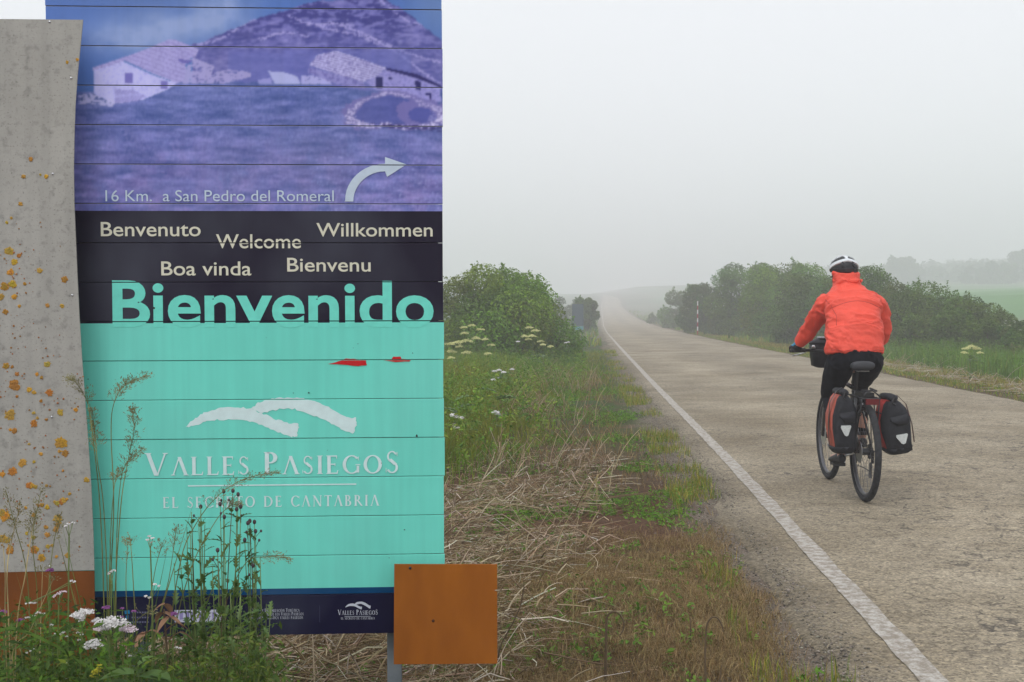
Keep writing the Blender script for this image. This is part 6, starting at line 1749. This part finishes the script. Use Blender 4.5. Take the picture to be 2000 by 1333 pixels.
# shoes
SHOE = material('dark_shoe', (0.025, 0.025, 0.028), rough=.6)
for A_, T_ in zip(ANK, TOE):
    G = Geo(); h = A_ + Vector((0, -.045, -.055)); t = T_ + Vector((0, .05, -.012)); d_ = (t - h).normalized(); up_ = Vector((1, 0, 0)).cross(d_)
    G.loft([(h, (.028, 0, 0), up_ * .030), (h + d_ * .05 + up_ * .008, (.036, 0, 0), up_ * .042), (h + d_ * .13 + up_ * .002, (.042, 0, 0), up_ * .033), (h + d_ * .20 - up_ * .004, (.046, 0, 0), up_ * .024), (h + d_ * .27 - up_ * .006, (.030, 0, 0), up_ * .016)], 14)
    G.tube([A_, A_ + Vector((0, 0, .03))], .045, 12)
    voxel('shoe', G, SHOE, person, .007, 3)
# jacket
JACK = material('orange_red_jacket', (0.76, 0.082, 0.050), rough=.6, spec=.3, nscale=7, namt=.07, bump=.006, bscale=26)
G = Geo()
G.loft([ell((-.020, .235, 1.040), .212, .155, 8), ell((-.018, .245, 1.075), .216, .158, 12), ell((-.010, .27, 1.16), .205, .152, 18), ell((.006, .34, 1.27), .198, .148, 26), ell((.026, .43, 1.37), .205, .142, 30), ell((.034, .51, 1.435), .205, .122, 28), ell((.034, .56, 1.482), .178, .105, 24), ell((.034, .59, 1.512), .140, .098, 15), ell((.034, .63, 1.545), .098, .095, 8)], 28)
G.loft([ell((.034, .63, 1.525), .100, .096, 4), ell((.034, .645, 1.575), .102, .102, 0), ell((.034, .655, 1.615), .096, .100, 0), ell((.030, .66, 1.650), .100, .100, -4)], 24)
for S_, E_, W_, s in ((LS, LE, LW, -1), (RS, RE, RW, 1)):
    G.ball(S_, (.082, .085, .08), 12)
    e0 = S_.lerp(E_, .5) + Vector((s * .006, -.012, .006)); w0 = E_.lerp(W_, .5) + Vector((0, -.008, -.010))
    G.tube([S_ + Vector((-s * .05, -.04, .0)), S_, e0, E_, w0, W_, W_ + (W_ - E_).normalized() * .015], [.075, .078, .070, .063, .060, .047, .038], 16)
o = voxel('jacket', G, JACK, person, .0075, 4, .021, 5.5, 5)
# raised seams, laid on the cloth
from mathutils.bvhtree import BVHTree
bvh = BVHTree.FromPolygons([v.co.copy() for v in o.data.vertices], [tuple(p.vertices) for p in o.data.polygons])
SEAM = material('jacket_seam', (0.42, 0.035, 0.025), rough=.7)
def on_back(x, z):
    h = bvh.ray_cast(Vector((x, -1.0, z)), Vector((0, 1, 0)))[0]
    return (h + Vector((0, .0012, 0))) if h is not None else None
for line in ([(-.165 + .365 * i / 24, 1.375 + .055 * math.sin(math.pi * i / 24)) for i in range(25)],
             [(-.175 + .03 * math.sin(i / 14 * 2.4), 1.44 - .19 * i / 14) for i in range(15)],
             [(.235 - .03 * math.sin(i / 14 * 2.4), 1.44 - .19 * i / 14) for i in range(15)],
             [(-.205 + .38 * i / 24, 1.072 + .004 * math.sin(i)) for i in range(25)]):
    P = [on_back(a, b) for a, b in line]; P = [p for p in P if p is not None]
    # drop jumps to another part of the cloth
    Q_ = [P[0]]
    for p in P[1:]:
        if (p - Q_[-1]).length < .06: Q_.append(p)
    G = Geo(); G.tube(Q_, .0028, 5); G.build('seam', SEAM, person, smooth=True)
# collar fold
def hem_pt(a): return Vector((-.020 + .213 * math.cos(a), .235 + .157 * math.sin(a), 1.038 - .006 * math.cos(a * 2)))
G = Geo(); G.tube([Vector((.034 + .106 * math.cos(6.283 * i / 32), .648 + .104 * math.sin(6.283 * i / 32), 1.585 + .010 * math.sin(i * 2.1))) for i in range(32)], .007, 6, closed=True)
G.loft([((.057, .548, 1.60), (.035, 0, 0), (0, .006, .006)), ((.06, .542, 1.585), (.045, 0, .006), (0, .008, .008)), ((.057, .546, 1.57), (.03, 0, 0), (0, .005, .005))], 10)
G.build('collar_fold', JACK, person, smooth=True)
# gloves
GLOVE = material('black_glove', (0.02, 0.02, 0.025), rough=.7); GLB = material('blue_glove_back', (0.06, 0.30, 0.50), rough=.6)
for W_, s in ((LW, -1), (RW, 1)):
    hand = W_ + Vector((s * .018, .025, -.022)); G = Geo()
    G.loft([(W_ + Vector((s * .004, .005, -.004)), (.030, 0, 0), (0, .018, .022)), (hand, (.040, 0, 0), (0, .019, .024)), (hand + Vector((s * .006, .034, -.004)), (.044, 0, 0), (0, .014, .020))], 12)
    for k in range(4):
        b0 = hand + Vector((s * .006 + (k - 1.5) * .020, .032, .0)); L_ = (.030, .034, .032, .026)[k]
        G.tube([b0, b0 + Vector((0, L_ * .8, -.006)), b0 + Vector((0, L_ * .95, -.028)), b0 + Vector((0, L_ * .2, -.042))], [.0115, .011, .0105, .0095], 8)
    t0 = hand + Vector((-s * .030, .0, -.004)); G.tube([t0, t0 + Vector((-s * .014, .016, -.018)), t0 + Vector((-s * .002, .036, -.036))], [.013, .012, .0105], 8)
    g_ = voxel('glove', G, GLOVE, person, .0045, 2)
    G = Geo(); G.loft([(W_ + Vector((s * .010, .008, .012)), (.024, 0, 0), (0, .008, .006)), (hand + Vector((0, -.004, .012)), (.034, 0, 0), (0, .016, .014)), (hand + Vector((s * .004, .022, .010)), (.034, 0, 0), (0, .010, .010))], 12)
    G.build('glove_back', GLB, g_, smooth=True)
# hair under the helmet, glasses arm
G = Geo(); G.ball(HEADC + Vector((0, -.012, .012)), (.080, .092, .098), 14); G.build('hair', material('dark_hair', (0.03, 0.022, 0.018), rough=.8), person, smooth=True)
# helmet: black shell with white ribs
HC = HEADC + Vector((0, .0, .020))
HR = (.108, .140, .098)
def hs_(az, el, k=1.0):
    a, e = R(az), R(el)
    return HC + Vector((HR[0] * k * math.cos(e) * math.sin(a), -HR[1] * k * math.cos(e) * math.cos(a), HR[2] * k * math.sin(e)))
G = Geo(); n, m = 36, 10; vs = []
for i in range(n):
    az = 360 * i / n
    for j in range(m + 1):
        e0 = -24 + 10 * (1 - math.cos(R(az))) / 2; el = e0 + (90 - e0) * j / m
        vs.append(hs_(az, el, .95))
G.add(vs, [(i * (m + 1) + j, ((i + 1) % n) * (m + 1) + j, ((i + 1) % n) * (m + 1) + j + 1, i * (m + 1) + j + 1) for i in range(n) for j in range(m)])
hel = G.build('helmet', material('helmet_black_foam', (0.02, 0.021, 0.024), rough=.6), person, smooth=True)
sol = hel.modifiers.new('t', 'SOLIDIFY'); sol.thickness = .018; sol.offset = -1
WHT = material('glossy_white_shell', (0.62, 0.66, 0.68), rough=.25, coat=.4)
def rib(pts, w, th=.010, name='shell_rib', mat=WHT):
    G = Geo(); vs = []
    for i, (az, el, ww) in enumerate(pts):
        p = hs_(az, el, 1.0); p2 = hs_(*pts[min(i + 1, len(pts) - 1)][:2], 1.0); p1 = hs_(*pts[max(i - 1, 0)][:2], 1.0)
        t = (p2 - p1).normalized(); nn = (p - HC); nn = Vector((nn.x / HR[0] ** 2, nn.y / HR[1] ** 2, nn.z / HR[2] ** 2)).normalized(); s = t.cross(nn).normalized() * ww * w
        vs += [p - s - nn * th, p - s * .8 + nn * .001, p + s * .8 + nn * .001, p + s - nn * th]
    k = len(pts); G.add(vs, [(i * 4 + j, i * 4 + j + 1, (i + 1) * 4 + j + 1, (i + 1) * 4 + j) for i in range(k - 1) for j in range(3)] + [(0, 1, 2, 3), (4 * k - 4, 4 * k - 3, 4 * k - 2, 4 * k - 1)])
    return G.build(name, mat, hel, smooth=False)
rib([(az, 40 - 34 * (abs(az) / 85) ** 1.5, 1.0) for az in range(-104, 105, 8)], .0165)
rib([(0, 40, 1), (0, 55, 1.0), (0, 70, 1.1), (180, 85, 1.2), (180, 60, 1.2), (180, 35, 1)], .0125)
rib([(az, 6 - 8 * math.cos(R(az)) * 0, .8) for az in range(104, 257, 10)], .018)
for s in (-1, 1):
    rib([(s * 50, 70, .8), (s * 75, 55, 1), (s * 95, 35, 1.0), (s * 104, 10, 1)], .011)
    rib([(s * 55, 68, .5), (s * 100, 62, .8), (s * 140, 50, .9), (s * 160, 25, .8)], .011)
    rib([(s * 24, 28, .7), (s * 24, 12, .9), (s * 40, -8, 1)], .010, name='dark_strut', mat=hel.data.materials[0])
rib([(az, -12, 1) for az in range(-90, 91, 12)], .016, name='rear_band', mat=material('helmet_dark_band', (0.035, 0.037, 0.042), rough=.4))
G = Geo(); G.tube([HEADC + Vector((-.076, -.01, .01)), HEADC + Vector((-.079, .04, -.05)), HEADC + Vector((-.03, .07, -.10))], .004, 5); G.build('chin_strap', BLACKP, person)
# ------------------------------------------------------------------ fog
zmin = min(float(GZ.min()), -3.0) - 1.0
G = Geo(); hx0, hx1, hy0, hy1, hz0, hz1 = -250, 310, -50, 1260, zmin, HAZE_TOP
G.box(((hx0 + hx1) / 2, (hy0 + hy1) / 2, (hz0 + hz1) / 2), (hx1 - hx0, hy1 - hy0, hz1 - hz0))
hm = bpy.data.materials.new('fog'); hm.use_nodes = True
n = hm.node_tree.nodes; L = hm.node_tree.links
n.clear()
o_ = n.new('ShaderNodeOutputMaterial'); v_ = n.new('ShaderNodeVolumePrincipled')
v_.inputs['Color'].default_value = (0.965, 0.968, 0.985, 1)
v_.inputs['Density'].default_value = HAZE_DENSITY
v_.inputs['Anisotropy'].default_value = 0.0
L.new(v_.outputs[0], o_.inputs['Volume'])
tag(G.build('haze', hm), kind='stuff')
